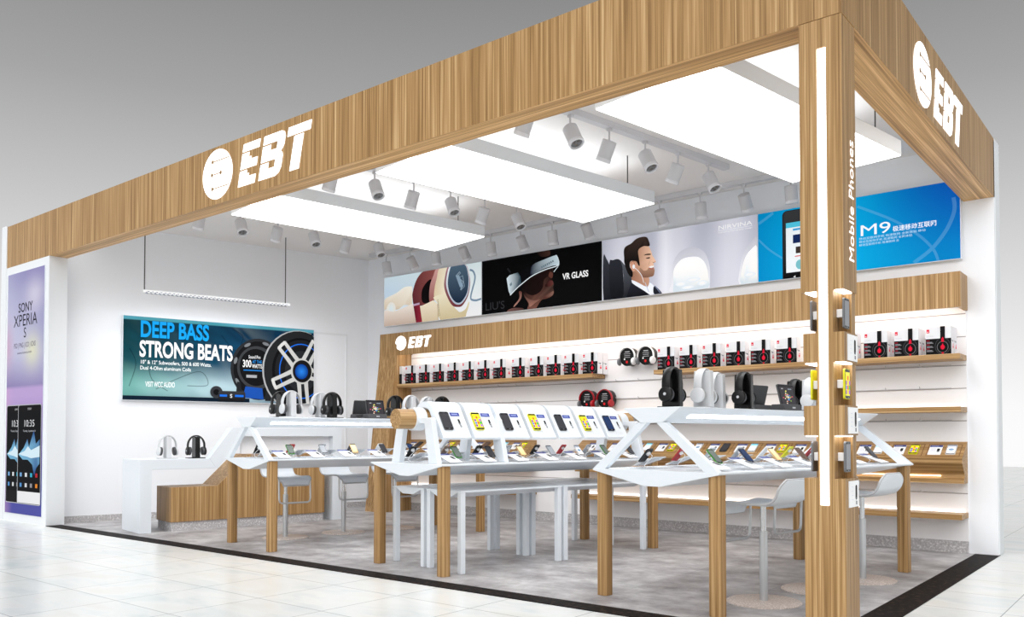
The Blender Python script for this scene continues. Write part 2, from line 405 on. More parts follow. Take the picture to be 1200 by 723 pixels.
fb.add([(-7.465, FY, Z0), (-7.465, FY, Z1), (*i0, Z1), (*i0, Z0)], [(0, 1, 2, 3)], 0)
fb.add([(FX, 5.40, Z0), (FX, 5.40, Z1), (*i2, Z1), (*i2, Z0)], [(0, 1, 2, 3)], 0)
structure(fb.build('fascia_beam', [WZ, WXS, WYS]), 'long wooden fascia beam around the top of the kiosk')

# corner column: full-height spine with a light strip, blocks left and right with niches between
cl = MB()
CX0, CX1, CY1 = 3.155, FX - .002, 1.26
SX0, SX1 = 3.228, 3.312
LX0, LX1 = 3.236, 3.286
yb = FY + .002
# spine: front skin left and right of the recess, body behind
cl.box(SX0, yb, 0, LX0, CY1, Z0 - .003); cl.box(LX1, yb, 0, SX1, CY1, Z0 - .003); cl.box(LX0, yb + .03, 0, LX1, CY1, Z0 - .003)
cl.box(LX0, yb, 0, LX1, yb + .03, .735); cl.box(LX0, yb, 3.152, LX1, yb + .03, Z0 - .003)
blocks = [(0, .877), (1.102, 1.258), (1.485, 1.640), (1.862, Z0 - .003)]
for z0, z1 in blocks:
    cl.box(CX0 - (.012 if z0 > 1.8 else 0), yb, z0, SX0, CY1, z1); cl.box(SX1, yb, z0, CX1, CY1, z1)
for z0, z1 in ((.877, 1.102), (1.258, 1.485), (1.640, 1.862)):
    cl.box(CX0 + .01, CY1 - .06, z0, SX0, CY1, z1); cl.box(SX1, CY1 - .06, z0, CX1 - .01, CY1, z1)
column = structure(cl.build('corner_column', WZT), 'wooden corner column with phone niches and a light strip')
MB().box(LX0 + .001, yb + .008, .737, LX1 - .001, yb + .029, 3.15).build('light_strip', LEDC, column)
for z in (1.102, 1.485, 1.862):
    MB().box(CX0 + .008, yb + .008, z - .007, SX0 - .006, CY1 - .07, z - .001).build('niche_light', LEDW, column)
    MB().box(SX1 + .006, yb + .008, z - .007, CX1 - .006, CY1 - .07, z - .001).build('niche_light', LEDW, column)
W_ = rgb(255)
ar = Art(.0006); ar.text('Mobile Phones', 0, 0, .079, W_, w=.655, bold=0)
ar.build('lettering', SIGNM, column, M=frame((0, 0, 1), (-1, 0, 0), (0, -1, 0), (FX + .0005, 1.212, 2.015)))

# ------------------------------------------------------------------ lit sign: disc emblem and three slanted stencil letters
E_P = [[(0, .815), (0, 1), (.69, 1), (.69, .815)], [(0, .405), (0, .775), (.29, .775), (.29, .665), (.39, .665), (.39, .60), (.67, .60), (.67, .405)], [(0, 0), (0, .365), (.29, .365), (.29, .275), (.39, .275), (.39, .205), (.69, .205), (.69, 0)]]
B_P = [[(0, 0), (.62, 0), (.74, .06), (.80, .18), (.80, .42), (.77, .50), (.70, .545), (.76, .60), (.80, .68), (.80, .86), (.75, .96), (.64, 1), (0, 1), (0, .80), (.54, .80), (.54, .63), (.30, .63), (.30, .76), (0, .76), (0, .40), (.54, .40), (.54, .22), (.30, .22), (.30, .36), (0, .36)]]
T_P = [[(0, .80), (0, 1), (.842, 1), (.842, .80)], [(.27, 0), (.27, .765), (.61, .765), (.61, 0)]]
def sign(M, em, er, ex, lx, lz0, lh, lw, label, group=None, depth=.004):
    # local: x to the right, -y out of the wall, z up; em = emblem centre, er/ex radii; letters from lx, lz0, height lh, width lw
    root = empty('lit_sign', M=M); tag(root, label, 'sign')
    d = MB(); n = 56
    d.prism([(em[0] + ex * math.cos(2 * PI * i / n), em[1] + er * math.sin(2 * PI * i / n)) for i in range(n)], 1, -depth, 0)
    disc = d.build('emblem_disc', SIGNM, root)
    k = MB()
    for (u0, u1, v, both) in ((-.32, .80, .54, 0), (-.36, .24, .02, 1), (-.32, .80, -.55, 0)):
        y0, y1 = -depth - .002, -depth + .001
        k.box(em[0] + u0 * ex, y0, em[1] + (v - .018) * er, em[0] + u1 * ex, y1, em[1] + (v + .018) * er)
        for u in ((u0, u1) if both else (u0,)):
            k.prism([(em[0] + u * ex + .07 * ex * math.cos(j * PI / 5), em[1] + v * er + .085 * er * math.sin(j * PI / 5)) for j in range(10)], 1, y0, y1)
    k.build('emblem_lines', WZ, disc)
    for polys, x0, ww in ((E_P, 0, 1.0), (B_P, .85, 1.06), (T_P, 1.79, 1.0)):
        b = MB()
        for P in polys:
            Q = [(lx + (x0 + p[0] * ww + .24 * p[1]) * lw / 2.87, lz0 + p[1] * lh) for p in P]
            b.prism(Q, 1, -depth, 0)
        b.build('letter', SIGNM, root)
    return root
sign(Matrix.Translation((-2.47, FY - .001, 3.59)), (0, 0), .238, .252, .345, -.193, .383, 1.09, 'large white lit sign with disc emblem on the long front fascia')
sign(Matrix.Translation((FX + .001, 2.735, 3.55)) @ Matrix.Rotation(PI / 2, 4, 'Z'), (0, 0), .215, .237, .31, -.19, .372, .96, 'white lit sign with disc emblem on the short side fascia beyond the column')
sign(Matrix.Translation((-4.216, 5.049, 2.445)), (0, 0), .104, .112, .147, -.084, .158, .47, 'small white sign with disc emblem on the wooden shelf header')

# ------------------------------------------------------------------ printed lightboxes
TR={
 'man':{
  'hair':[(-0.578,3.256),(-0.584,3.326),(-0.568,3.376),(-0.527,3.396),(-0.478,3.411),(-0.434,3.443),(-0.389,3.462),(-0.320,3.469),(-0.262,3.455),(-0.239,3.414),(-0.220,3.352),(-0.253,3.345),(-0.301,3.355),(-0.356,3.339),(-0.383,3.307),(-0.376,3.246),(-0.364,3.177),(-0.361,3.125),(-0.380,3.136),(-0.404,3.182),(-0.435,3.194),(-0.479,3.200),(-0.498,3.177),(-0.495,3.125),(-0.459,3.069),(-0.460,3.009),(-0.489,3.012),(-0.529,3.060),(-0.559,3.133),(-0.578,3.204)],
  'face':[(-0.399,3.301),(-0.360,3.343),(-0.301,3.359),(-0.247,3.351),(-0.220,3.310),(-0.196,3.256),(-0.190,3.230),(-0.144,3.157),(-0.148,3.140),(-0.177,3.132),(-0.164,3.100),(-0.173,3.083),(-0.160,3.057),(-0.164,3.016),(-0.178,2.984),(-0.222,2.976),(-0.274,2.975),(-0.342,2.995),(-0.390,3.043),(-0.479,3.106),(-0.479,3.191),(-0.419,3.218)],
  'beard':[(-0.361,3.108),(-0.312,3.064),(-0.264,3.062),(-0.235,3.092),(-0.183,3.111),(-0.164,3.097),(-0.175,3.083),(-0.160,3.057),(-0.164,3.016),(-0.178,2.984),(-0.222,2.976),(-0.274,2.975),(-0.332,2.989),(-0.361,3.040)],
  'ear':[(-0.498,3.177),(-0.479,3.197),(-0.435,3.186),(-0.408,3.148),(-0.416,3.106),(-0.436,3.074),(-0.459,3.072),(-0.483,3.106)],
  'neck':[(-0.459,3.069),(-0.361,3.057),(-0.313,3.000),(-0.241,2.983),(-0.236,2.915),(-0.261,2.867),(-0.362,2.909),(-0.474,2.964)],
  'shirt':[(-0.479,2.972),(-0.362,2.915),(-0.255,2.858),(-0.230,2.912),(-0.165,2.856),(-0.165,2.777),(-0.227,2.750),(-0.304,2.822),(-0.430,2.887)],
  'jacket':[(-0.550,2.759),(-0.530,2.819),(-0.480,2.942),(-0.424,2.900),(-0.304,2.822),(-0.223,2.751),(-0.550,2.759)],
  'lapel':[(-0.165,2.864),(-0.108,2.821),(-0.063,2.756),(-0.162,2.753),(-0.180,2.822)],
  'seat1':[(-0.879,3.305),(-0.833,3.272),(-0.792,3.197),(-0.761,3.106),(-0.745,2.999),(-0.752,2.878),(-0.767,2.761),(-0.876,2.759)],
  'seat2':[(-0.792,3.211),(-0.740,3.243),(-0.659,3.246),(-0.619,3.192),(-0.599,3.103),(-0.589,2.964),(-0.604,2.763),(-0.763,2.760)],
  'seat3':[(-0.659,3.246),(-0.578,3.170),(-0.479,3.020),(-0.476,2.916),(-0.530,2.819),(-0.550,2.759),(-0.604,2.763),(-0.589,2.964),(-0.599,3.103)],
  'brow':[(-0.306,3.244),(-0.273,3.256),(-0.215,3.252),(-0.215,3.238),(-0.273,3.243)],
  'eye':[(-0.279,3.210),(-0.248,3.212),(-0.221,3.212),(-0.225,3.197),(-0.263,3.199)],
  'mouth':[(-0.241,3.093),(-0.206,3.105),(-0.168,3.104),(-0.171,3.089),(-0.202,3.081)],
  'cord':[(-0.439,3.118),(-0.390,3.077),(-0.342,3.020),(-0.319,2.967),(-0.307,2.918)],
  'win1':[(0.057,2.856),(0.058,2.989),(0.086,3.118),(0.160,3.216),(0.279,3.257),(0.386,3.239),(0.474,3.181),(0.526,3.077),(0.546,2.946),(0.541,2.754),(0.524,2.749),(0.056,2.760)],
  'win1in':[(0.086,2.853),(0.085,2.986),(0.113,3.065),(0.187,3.130),(0.296,3.147),(0.403,3.129),(0.473,3.068),(0.511,2.982),(0.521,2.901),(0.521,2.769),(0.203,2.768),(0.086,2.765)],
  'win2':[(0.899,2.762),(0.903,2.934),(0.951,3.116),(1.034,3.211),(1.109,3.237),(1.108,2.769)],
  'win2in':[(0.918,2.764),(0.923,2.900),(0.967,3.051),(1.033,3.128),(1.108,3.144),(1.108,2.760)],
 },
 'vr':{
  'face':[(-2.153,3.082),(-2.076,3.150),(-1.925,3.210),(-1.733,3.258),(-1.660,3.271),(-1.650,3.194),(-1.660,3.119),(-1.638,3.058),(-1.650,3.009),(-1.638,2.949),(-1.667,2.902),(-1.755,2.877),(-1.840,2.865),(-1.914,2.783),(-1.936,2.754),(-2.076,2.757),(-2.055,2.839),(-2.120,2.931),(-2.153,3.013)],
  'shade':[(-2.153,3.082),(-2.076,3.150),(-1.925,3.210),(-1.733,3.258),(-1.723,3.177),(-1.797,3.127),(-1.818,3.027),(-1.882,2.966),(-1.989,2.944),(-2.098,2.989)],
  'nose':[(-1.702,3.217),(-1.654,3.194),(-1.667,3.132),(-1.723,3.165)],
  'lips':[(-1.759,3.075),(-1.713,3.108),(-1.663,3.098),(-1.654,3.056),(-1.692,3.030),(-1.776,3.036)],
  'chin':[(-1.702,2.947),(-1.642,2.958),(-1.667,2.902),(-1.755,2.882),(-1.818,2.888)],
  'cheek':[(-2.142,2.994),(-2.076,2.918),(-1.968,2.873),(-1.861,2.879),(-1.946,2.837),(-2.033,2.794),(-2.050,2.847),(-2.116,2.931)],
  'hair':[(-1.903,3.506),(-1.723,3.503),(-1.700,3.436),(-1.818,3.426),(-1.881,3.460)],
  'ear':[(-2.213,3.019),(-2.168,3.006),(-2.175,2.928),(-2.242,2.857),(-2.308,2.817),(-2.286,2.853),(-2.230,2.899),(-2.204,2.949)],
  'should':[(-2.421,2.765),(-2.338,2.806),(-2.164,2.793),(-2.153,2.764)],
  'back':[(-2.428,3.217),(-2.376,3.255),(-2.230,3.274),(-2.190,3.216),(-2.175,3.122),(-2.253,3.063),(-2.360,2.982),(-2.392,3.038)],
  'mid':[(-2.213,3.262),(-2.011,3.340),(-1.989,3.209),(-2.164,3.121),(-2.186,3.206)],
  'front':[(-2.022,3.230),(-1.989,3.341),(-1.797,3.389),(-1.612,3.421),(-1.583,3.403),(-1.555,3.296),(-1.654,3.292),(-1.818,3.265),(-2.000,3.210)],
  'rim':[(-2.365,2.983),(-2.253,3.063),(-2.164,3.114),(-1.989,3.200),(-1.776,3.255),(-1.608,3.276),(-1.563,3.297)],
  'rim2':[(-1.608,3.420),(-1.579,3.394),(-1.555,3.296),(-1.639,3.209)],
 },
 'hp':{
  'strapfar':[(-4.852,3.162),(-4.760,3.207),(-4.578,3.250),(-4.425,3.314),(-4.299,3.317),(-4.244,3.285),(-4.248,3.048),(-4.298,3.036),(-4.424,3.052),(-4.526,3.001),(-4.655,3.004),(-4.786,3.029),(-4.849,3.017)],
  'strap':[(-4.860,3.000),(-4.655,2.972),(-4.398,3.014),(-4.210,3.036),(-4.159,2.759),(-4.850,2.754)],
  'cush':[(-4.236,3.223),(-4.162,3.389),(-4.039,3.497),(-3.930,3.504),(-3.757,3.507),(-3.773,3.379),(-3.845,3.267),(-3.885,3.151),(-3.885,3.039),(-4.025,3.006),(-4.198,3.023),(-4.238,3.135)],
  'inner':[(-4.050,3.116),(-4.038,3.236),(-3.953,3.331),(-3.857,3.371),(-3.845,3.284),(-3.885,3.151),(-3.885,3.044),(-3.952,3.028),(-4.025,3.053)],
  'pink':[(-3.762,3.501),(-3.679,3.504),(-3.726,3.390),(-3.773,3.242),(-3.789,3.055),(-3.875,3.036),(-3.892,3.151),(-3.869,3.304),(-3.809,3.417)],
  'frame':[(-3.691,3.501),(-3.531,3.506),(-3.573,3.389),(-3.591,3.222),(-3.537,3.106),(-3.643,3.117),(-3.784,3.097),(-3.780,3.242),(-3.738,3.375)],
  'cup':[(-3.808,3.100),(-3.643,3.125),(-3.537,3.101),(-3.456,2.988),(-3.341,2.876),(-3.273,2.840),(-3.172,2.877),(-3.117,2.971),(-3.106,2.937),(-3.161,2.809),(-3.217,2.761),(-3.665,2.763),(-3.713,2.996)],
  'arm':[(-4.094,2.990),(-3.808,3.060),(-3.718,2.997),(-3.707,2.767),(-4.037,2.759)],
  'bandm':[(-4.218,3.028),(-4.087,3.040),(-4.032,2.759),(-4.159,2.757)],
  'ringo':[(-3.589,3.238),(-3.573,3.372),(-3.527,3.502),(-3.457,3.517),(-3.185,3.506),(-3.106,3.350),(-3.088,3.216),(-3.128,3.055),(-3.228,2.932),(-3.319,2.916),(-3.433,2.952),(-3.537,3.097)],
  'ringi':[(-3.549,3.251),(-3.536,3.385),(-3.492,3.506),(-3.434,3.519),(-3.191,3.507),(-3.113,3.351),(-3.102,3.217),(-3.139,3.072),(-3.233,2.966),(-3.319,2.949),(-3.410,2.992),(-3.498,3.110)],
  'disc':[(-3.515,3.255),(-3.503,3.381),(-3.462,3.498),(-3.423,3.520),(-3.196,3.506),(-3.124,3.352),(-3.117,3.219),(-3.150,3.090),(-3.240,2.991),(-3.319,2.974),(-3.399,3.016),(-3.475,3.116)],
  'logo1':[(-3.358,3.360),(-3.284,3.412),(-3.270,3.393),(-3.327,3.350),(-3.218,3.260),(-3.269,3.156),(-3.283,3.179),(-3.247,3.250)],
  'logo2':[(-3.320,3.322),(-3.229,3.348),(-3.193,3.194),(-3.265,3.149),(-3.260,3.169),(-3.220,3.206),(-3.245,3.314)],
  'cable':[(-3.100,3.416),(-3.040,3.392),(-3.002,3.321),(-3.011,3.240),(-3.046,3.145),(-3.077,3.049),(-3.068,2.999),(-2.984,2.977),(-2.886,2.989)],
 },
 'mnine':{
  'arc1':[(1.119,3.396),(1.193,3.435),(1.286,3.489)],
  'arc2':[(1.118,3.225),(1.242,3.097),(1.384,2.988)],
  'arc3':[(2.687,2.771),(2.854,2.891),(2.985,3.058),(3.050,3.223),(3.044,3.347)],
  'arc4':[(2.909,2.751),(2.862,2.881),(2.724,3.044),(2.488,3.226),(2.163,3.410)],
 },
}
def lightbox(M, x0, z0, x1, z1, d, label, group=None, rim=.0):
    root = empty('poster_lightbox', M=M); tag(root, label, 'poster', group)
    MB().box(x0, 0, z0, x1, d, z1).build('frame', WHITE, root)
    return root
def clipart(x0, z0, x1, z1, eps=.0003, e=.004): return Art(eps, (x0 + e, z0 + e, x1 - e, z1 - e))
PX = [-4.857, -2.8755, -.895, 1.110, 3.102]; PZ0, PZ1 = 2.760, 3.508
BM = Matrix.Translation((0, BY - .06, 0))
BG = 'lightbox posters along the top of the back wall'
def R_(*c): return rgb(*c)

# poster of cream and maroon headphones
r = lightbox(BM, PX[0], PZ0, PX[1] - .004, PZ1, .06, 'poster of cream and maroon headphones with a dark blue ear cup', BG)
A = clipart(PX[0], PZ0, PX[1] - .004, PZ1); T = TR['hp']
def bgf(x, z):
    u = (x - PX[0]) / 1.98; v = (z - PZ0) / .748
    c = mixc(R_(196, 218, 236), R_(226, 236, 238), u * 1.2)
    c = mixc(R_(236, 236, 238), c, v * 1.8 - .1)
    return mixc(c, R_(214, 232, 236), max(0, v - .7) * 2)
A.grid(PX[0], PZ0, PX[1], PZ1, 30, 14, bgf)
A.line(T['cable'], .028, R_(118, 142, 164), smooth=5)
A.poly(T['strapfar'], lambda x, z: mixc(R_(214, 196, 170), R_(250, 244, 230), (z - 2.95) * 3.2 + .2 * math.sin(x * 25)), 3)
A.ell(-4.70, 3.02, .10, .10, R_(224, 236, 240), edge=R_(236, 232, 222))
A.poly(T['cush'], lambda x, z: mixc(R_(88, 32, 42), R_(148, 84, 78), (x + 4.25) * 1.5 + (z - 3.0) * .4), 4)
A.poly(T['inner'], R_(14, 8, 10), 4)
A.poly(T['pink'], lambda x, z: mixc(R_(150, 86, 84), R_(214, 164, 156), (z - 3.0) * 1.9), 4)
A.poly(T['frame'], lambda x, z: mixc(R_(226, 206, 170), R_(250, 242, 220), (x + 3.8) * 3), 4)
A.poly(T['strap'], lambda x, z: mixc(R_(198, 176, 160), R_(246, 236, 226), (z - 2.78) * 3.4), 3)
A.poly(T['cup'], lambda x, z: mixc(R_(206, 190, 150), R_(248, 240, 214), (z - 2.78) * 2.2 - (x + 3.6) * .15), 3)
A.poly(T['arm'], lambda x, z: mixc(R_(214, 196, 164), R_(246, 236, 214), (z - 2.76) * 2.8), 0)
A.line([T['arm'][2], T['arm'][3]], .010, R_(168, 140, 104))
A.poly(T['bandm'], lambda x, z: mixc(R_(80, 18, 34), R_(150, 40, 58), (x + 4.25) * 5), 0)
A.line([T['bandm'][0], T['bandm'][1]], .03, R_(190, 160, 190))
A.poly(T['ringo'], lambda x, z: mixc(R_(110, 44, 50), R_(176, 130, 140), (z - 2.9) * 1.4), 4)
A.poly(T['ringi'], lambda x, z: mixc(R_(176, 190, 206), R_(236, 242, 248), (z - 2.95) * 1.8), 4)
A.poly(T['disc'], lambda x, z: mixc(R_(26, 40, 62), R_(84, 108, 128), (z - 3.0) * 1.7), 4)
A.line(T['logo1'][:4] + T['logo1'][4:6], .012, R_(150, 172, 188)); A.line(T['logo2'][:4] + T['logo2'][4:6], .010, R_(150, 172, 188))
A.poly([(-3.36, 3.36), (-3.30, 3.37), (-3.215, 3.20), (-3.28, 3.19)], R_(140, 164, 184))
for i in range(11): A.line([(-3.715 + .004 * i, 3.06 - .022 * i), (-3.709 + .004 * i, 3.048 - .022 * i)], .010, R_(104, 84, 66))
A.build('picture', ART_LIT, r)

# poster of a head wearing a visor
r = lightbox(BM, PX[1], PZ0, PX[2] - .004, PZ1, .06, 'black poster of a head wearing a silver visor beside white lettering', BG)
A = clipart(PX[1], PZ0, PX[2] - .004, PZ1); T = TR['vr']
A.rect(PX[1], PZ0, PX[2], PZ1, R_(3, 3, 4))
A.poly(T['hair'], lambda x, z: mixc(R_(12, 7, 7), R_(74, 48, 40), (x + 1.93) * 3), 3)
A.poly(T['should'], lambda x, z: mixc(R_(110, 78, 72), R_(20, 12, 12), (x + 2.4) * 2.2), 3)
A.poly(T['face'], lambda x, z: mixc(mixc(R_(20, 9, 8), R_(150, 100, 86), (2.96 - z) * 3.0 + (x + 1.95) * .5), R_(206, 160, 142), (x + 1.66) * 4), 4)
A.poly(T['shade'], lambda x, z: mixc(R_(12, 5, 5), R_(34, 15, 13), (x + 2.2) * 1.3), 4)
A.poly(T['cheek'], lambda x, z: mixc(R_(50, 26, 23), R_(176, 126, 110), (2.97 - z) * 4.5), 4)
A.poly(T['nose'], R_(92, 54, 45), 3)
A.poly(T['lips'], lambda x, z: mixc(R_(34, 12, 12), R_(138, 72, 66), (x + 1.73) * 7), 4)
A.poly(T['chin'], lambda x, z: mixc(R_(84, 48, 40), R_(206, 160, 142), (x + 1.70) * 6), 3)
A.poly(T['ear'], lambda x, z: mixc(R_(96, 56, 48), R_(206, 158, 142), (3.02 - z) * 3), 3)
A.poly(T['mid'], R_(6, 6, 10), 0)
A.poly(T['back'], lambda x, z: mixc(R_(222, 236, 242), R_(44, 66, 78), (x + 2.43) * 5.2), 0)
A.poly(T['front'], lambda x, z: mixc(R_(22, 26, 44), R_(196, 214, 222), (x + 2.0) * 3.2), 3)
A.line(T['rim'], .013, R_(220, 230, 234), smooth=4); A.line(T['rim2'], .011, R_(206, 220, 226), smooth=3)
for i in range(7): A.line([(-1.84 + .030 * i, 3.292 + .009 * i), (-1.82 + .030 * i, 3.298 + .009 * i)], .026, R_(96, 116, 130))
A.poly([(-2.36, 3.10), (-2.33, 3.12), (-2.34, 3.16), (-2.37, 3.13)], R_(110, 130, 140))
A.line([(-2.41, 3.35), (-2.36, 3.29)], .02, R_(40, 40, 44))
A.text('VR GLASS', -1.495, 3.092, .075, R_(246, 246, 246), w=.395, bold=.025)
A.text("LIU'S", -2.81, 2.815, .105, R_(48, 48, 52), w=.35)
A.build('picture', ART_LIT, r)

# poster of a seated man by an aircraft window
r = lightbox(BM, PX[2], PZ0, PX[3] - .002, PZ1, .06, 'poster of a smiling dark-haired man in a suit with earphones by aircraft windows', BG)
A = clipart(PX[2], PZ0, PX[3] - .002, PZ1); T = TR['man']
A.grid(PX[2], PZ0, PX[3], PZ1, 48, 12, lambda x, z: mixc(mixc(R_(186, 188, 203), R_(216, 217, 228), .5 + .5 * math.sin(x * 9 + .6) + .2 * (3.5 - z)), R_(232, 233, 241), max(0, 1 - abs(x + .02) * 7)))
for w_, wi in (('win1', 'win1in'), ('win2', 'win2in')):
    A.poly(T[w_], lambda x, z: mixc(R_(232, 233, 240), R_(198, 199, 210), (z - 2.9) * 3), 3)
    A.poly(T[wi], lambda x, z: mixc(R_(212, 224, 232) if z < 2.86 else R_(252, 248, 242), R_(254, 254, 255), (z - 2.88) * 5), 3)
for cx_, cz_, rx_, rz_ in ((.18, 2.85, .07, .028), (.34, 2.88, .09, .022), (.45, 2.83, .06, .03), (.27, 2.80, .08, .02), (1.02, 2.86, .07, .025)):
    A.ell(cx_, cz_, rx_, rz_, R_(250, 250, 252), edge=R_(226, 234, 240))
A.line([(.20, 3.165), (.28, 3.178), (.36, 3.170)], .022, R_(206, 206, 214), smooth=3)
A.poly(T['seat3'], lambda x, z: mixc(R_(30, 32, 38), R_(92, 96, 104), (z - 2.8) * 2), 2)
A.poly(T['seat1'], lambda x, z: mixc(R_(22, 24, 30), R_(52, 54, 62), (z - 2.8) * 2), 3)
A.poly(T['seat2'], lambda x, z: mixc(R_(16, 18, 22), R_(44, 46, 54), (z - 2.8) * 2), 3)
A.poly(T['neck'], lambda x, z: mixc(R_(150, 104, 82), R_(206, 160, 134), (x + .5) * 3), 2)
A.poly(T['shirt'], R_(236, 240, 248), 2); A.line([(-.29, 2.92), (-.24, 2.80)], .008, R_(190, 196, 210))
A.poly(T['jacket'], lambda x, z: mixc(R_(16, 17, 24), R_(38, 40, 50), (z - 2.76) * 5), 0)
A.poly(T['lapel'], R_(30, 32, 42), 2); A.line([(-.155, 2.86), (-.085, 2.775)], .012, R_(112, 122, 150))
A.poly(T['face'], lambda x, z: mixc(R_(176, 128, 102), R_(236, 194, 166), (x + .42) * 4.2), 3)
A.poly(T['beard'], lambda x, z: mixc(R_(124, 88, 70), R_(184, 142, 118), (z - 2.98) * 6 + (x + .3) * 1.2), 2)
A.poly(T['ear'], R_(206, 154, 128), 3); A.line([(-.487, 3.17), (-.47, 3.19), (-.445, 3.185), (-.43, 3.15)], .006, R_(150, 100, 80), smooth=3)
A.poly(T['hair'], lambda x, z: mixc(R_(20, 16, 15), R_(60, 46, 40), (z - 3.25) * 4 + .3 * math.sin(x * 60)), 2)
A.poly(T['brow'], R_(34, 24, 20), 2); A.poly(T['eye'], R_(72, 46, 36), 2)
A.poly(T['mouth'], R_(246, 242, 240), 2); A.line([(-.235, 3.088), (-.20, 3.066), (-.17, 3.080)], .010, R_(168, 92, 84), smooth=3)
A.line([(-.148, 3.152), (-.166, 3.138), (-.185, 3.148)], .006, R_(150, 100, 80))
A.line([(-.236, 3.12), (-.225, 3.165)], .005, R_(186, 136, 112))
A.line(T['cord'], .007, R_(240, 240, 244), smooth=4); A.ell(-.443, 3.127, .018, .026, R_(236, 238, 242))
A.text('NIRVINA', .650, 3.400, .046, R_(250, 250, 252), w=.402)
A.line([(.65, 3.388), (1.055, 3.388)], .004, R_(246, 246, 250))
A.text('Interesting Photography Design', .652, 3.362, .014, R_(250, 250, 252), w=.40)
A.build('picture', ART_LIT, r)

# blue phone poster
r = lightbox(BM, PX[3], PZ0, PX[4], PZ1, .06, 'blue poster with a black smartphone and thin white lettering, half behind the column', BG)
A = clipart(PX[3], PZ0, PX[4], PZ1); T = TR['mnine']
def bl(x, z):
    u = (x - 1.11) / 1.99; v = (z - 2.76) / .75
    c = mixc(R_(0, 140, 200), R_(2, 176, 232), 1 - abs(u - .45) * 2.2)
    c = mixc(c, R_(4, 96, 186), max(0, (u - .45)) * 1.3 * (.45 + .9 * v))
    return mixc(c, R_(8, 64, 172), max(0, u - .6) * 1.9 * max(0, v - .25))
A.grid(PX[3], PZ0, PX[4], PZ1, 40, 16, bl)
for k, ww in (('arc1', .03), ('arc2', .02), ('arc3', .035), ('arc4', .025)):
    A.line(T[k], ww, lambda x, z: mixc(bl(x, z), R_(150, 214, 244), .16), smooth=6)
def rr(x0, z0, x1, z1, r_):
    P = []
    for cx_, cz_, a0 in ((x1 - r_, z1 - r_, 0), (x0 + r_, z1 - r_, 90), (x0 + r_, z0 + r_, 180), (x1 - r_, z0 + r_, 270)):
        for k in range(6): a_ = math.radians(a0 + 18 * k); P.append((cx_ + r_ * math.cos(a_), cz_ + r_ * math.sin(a_)))
    return P
A.poly(rr(1.385, 2.72, 1.79, 3.487, .05), R_(34, 36, 38)); A.poly(rr(1.393, 2.728, 1.782, 3.479, .045), lambda x, z: mixc(R_(10, 10, 12), R_(66, 68, 70), (z - 3.3) * 4))
A.rect(1.425, 2.825, 1.752, 3.355, R_(238, 244, 248)); A.rect(1.425, 3.30, 1.752, 3.355, R_(80, 196, 224)); A.rect(1.50, 3.265, 1.752, 3.285, R_(60, 160, 220))
A.rect(1.50, 3.13, 1.66, 3.22, R_(20, 40, 90)); A.rect(1.53, 3.02, 1.66, 3.09, R_(60, 50, 46)); A.rect(1.68, 3.13, 1.74, 3.22, R_(190, 200, 210))
A.rect(1.52, 2.985, 1.60, 2.995, R_(210, 70, 70)); A.ell(1.57, 2.90, .04, .05, R_(120, 190, 200)); A.poly([(1.50, 2.775), (1.525, 2.788), (1.525, 2.762)], R_(220, 220, 220))
A.text('M9', 2.178, 3.103, .108, R_(250, 252, 255), w=.30)
A.text('极速移动互联网', 2.498, 3.108, .040, R_(246, 250, 255), w=.395, bold=.012)
for k in range(3): A.text('移动互联网手机 极速联网 全新体验 移动互联' [: 20 - 3 * k], 2.178, 3.066 - .032 * k, .018, R_(200, 232, 248), w=.62 - .12 * k)
A.build('picture', ART_LIT, r)

# audio poster on the left wall
LM = frame(WD, -WN, Vector((0, 0, 1)), W0 + WN * .05)
r = lightbox(LM, .637, 1.566, 3.257, 2.681, .05, 'wide teal audio poster with big subwoofers and DEEP BASS lettering on the left wall')
A = clipart(.637, 1.566, 3.257, 2.681, .0003, .006)
rnd = random.Random(3); ph = [(rnd.uniform(2, 9), rnd.uniform(2, 12), rnd.uniform(0, 6)) for _ in range(7)]
def teal(x, z):
    u = (x - .637) / 2.62; v = (z - 1.566) / 1.115
    n = sum(math.sin(a_ * u * 2.2 + b_ * v + c_ + 1.5 * math.sin(b_ * u)) for a_, b_, c_ in ph) / 7
    c = mixc(R_(16, 74, 84), R_(12, 62, 96), u * 1.6)
    n2 = math.sin(23 * u + 5 * n + 9 * v) * math.sin(31 * v - 7 * n + 4 * u) * .5 + .5 * math.sin(47 * u * (1 + .3 * n) + 19 * v)
    c = mixc(c, R_(4, 16, 26), .50 * max(0, v * 1.3 - .2) + .42 * n + .16 * n2)
    light = math.exp(-((v - .16) / .20) ** 2) * (1 - .75 * max(0, u - .62) * 2.6)
    c = mixc(c, mixc(R_(120, 186, 176), R_(196, 224, 232), u * 2.0), .80 * max(0, light) + .12 * n + .05 * n2)
    if v > .955: c = mixc(R_(44, 128, 128), R_(96, 170, 196), .5 + .5 * n)
    return c
A.grid(.637, 1.566, 3.257, 2.681, 180, 76, teal)
A.rect(.637, 1.566, 2.3, 1.628, R_(12, 30, 46))
for pts in ([(.72, 1.75), (.80, 2.05), (.72, 2.25)], [(1.05, 1.72), (1.3, 1.86), (1.62, 1.98), (1.72, 1.80), (1.45, 1.78)], [(.95, 2.1), (1.0, 1.85), (1.2, 1.70)], [(1.9, 2.5), (2.1, 2.3), (2.2, 2.5), (2.05, 2.6)]):
    A.line(pts, .012, lambda x, z: mixc(teal(x, z), R_(6, 26, 36), .5), smooth=6)
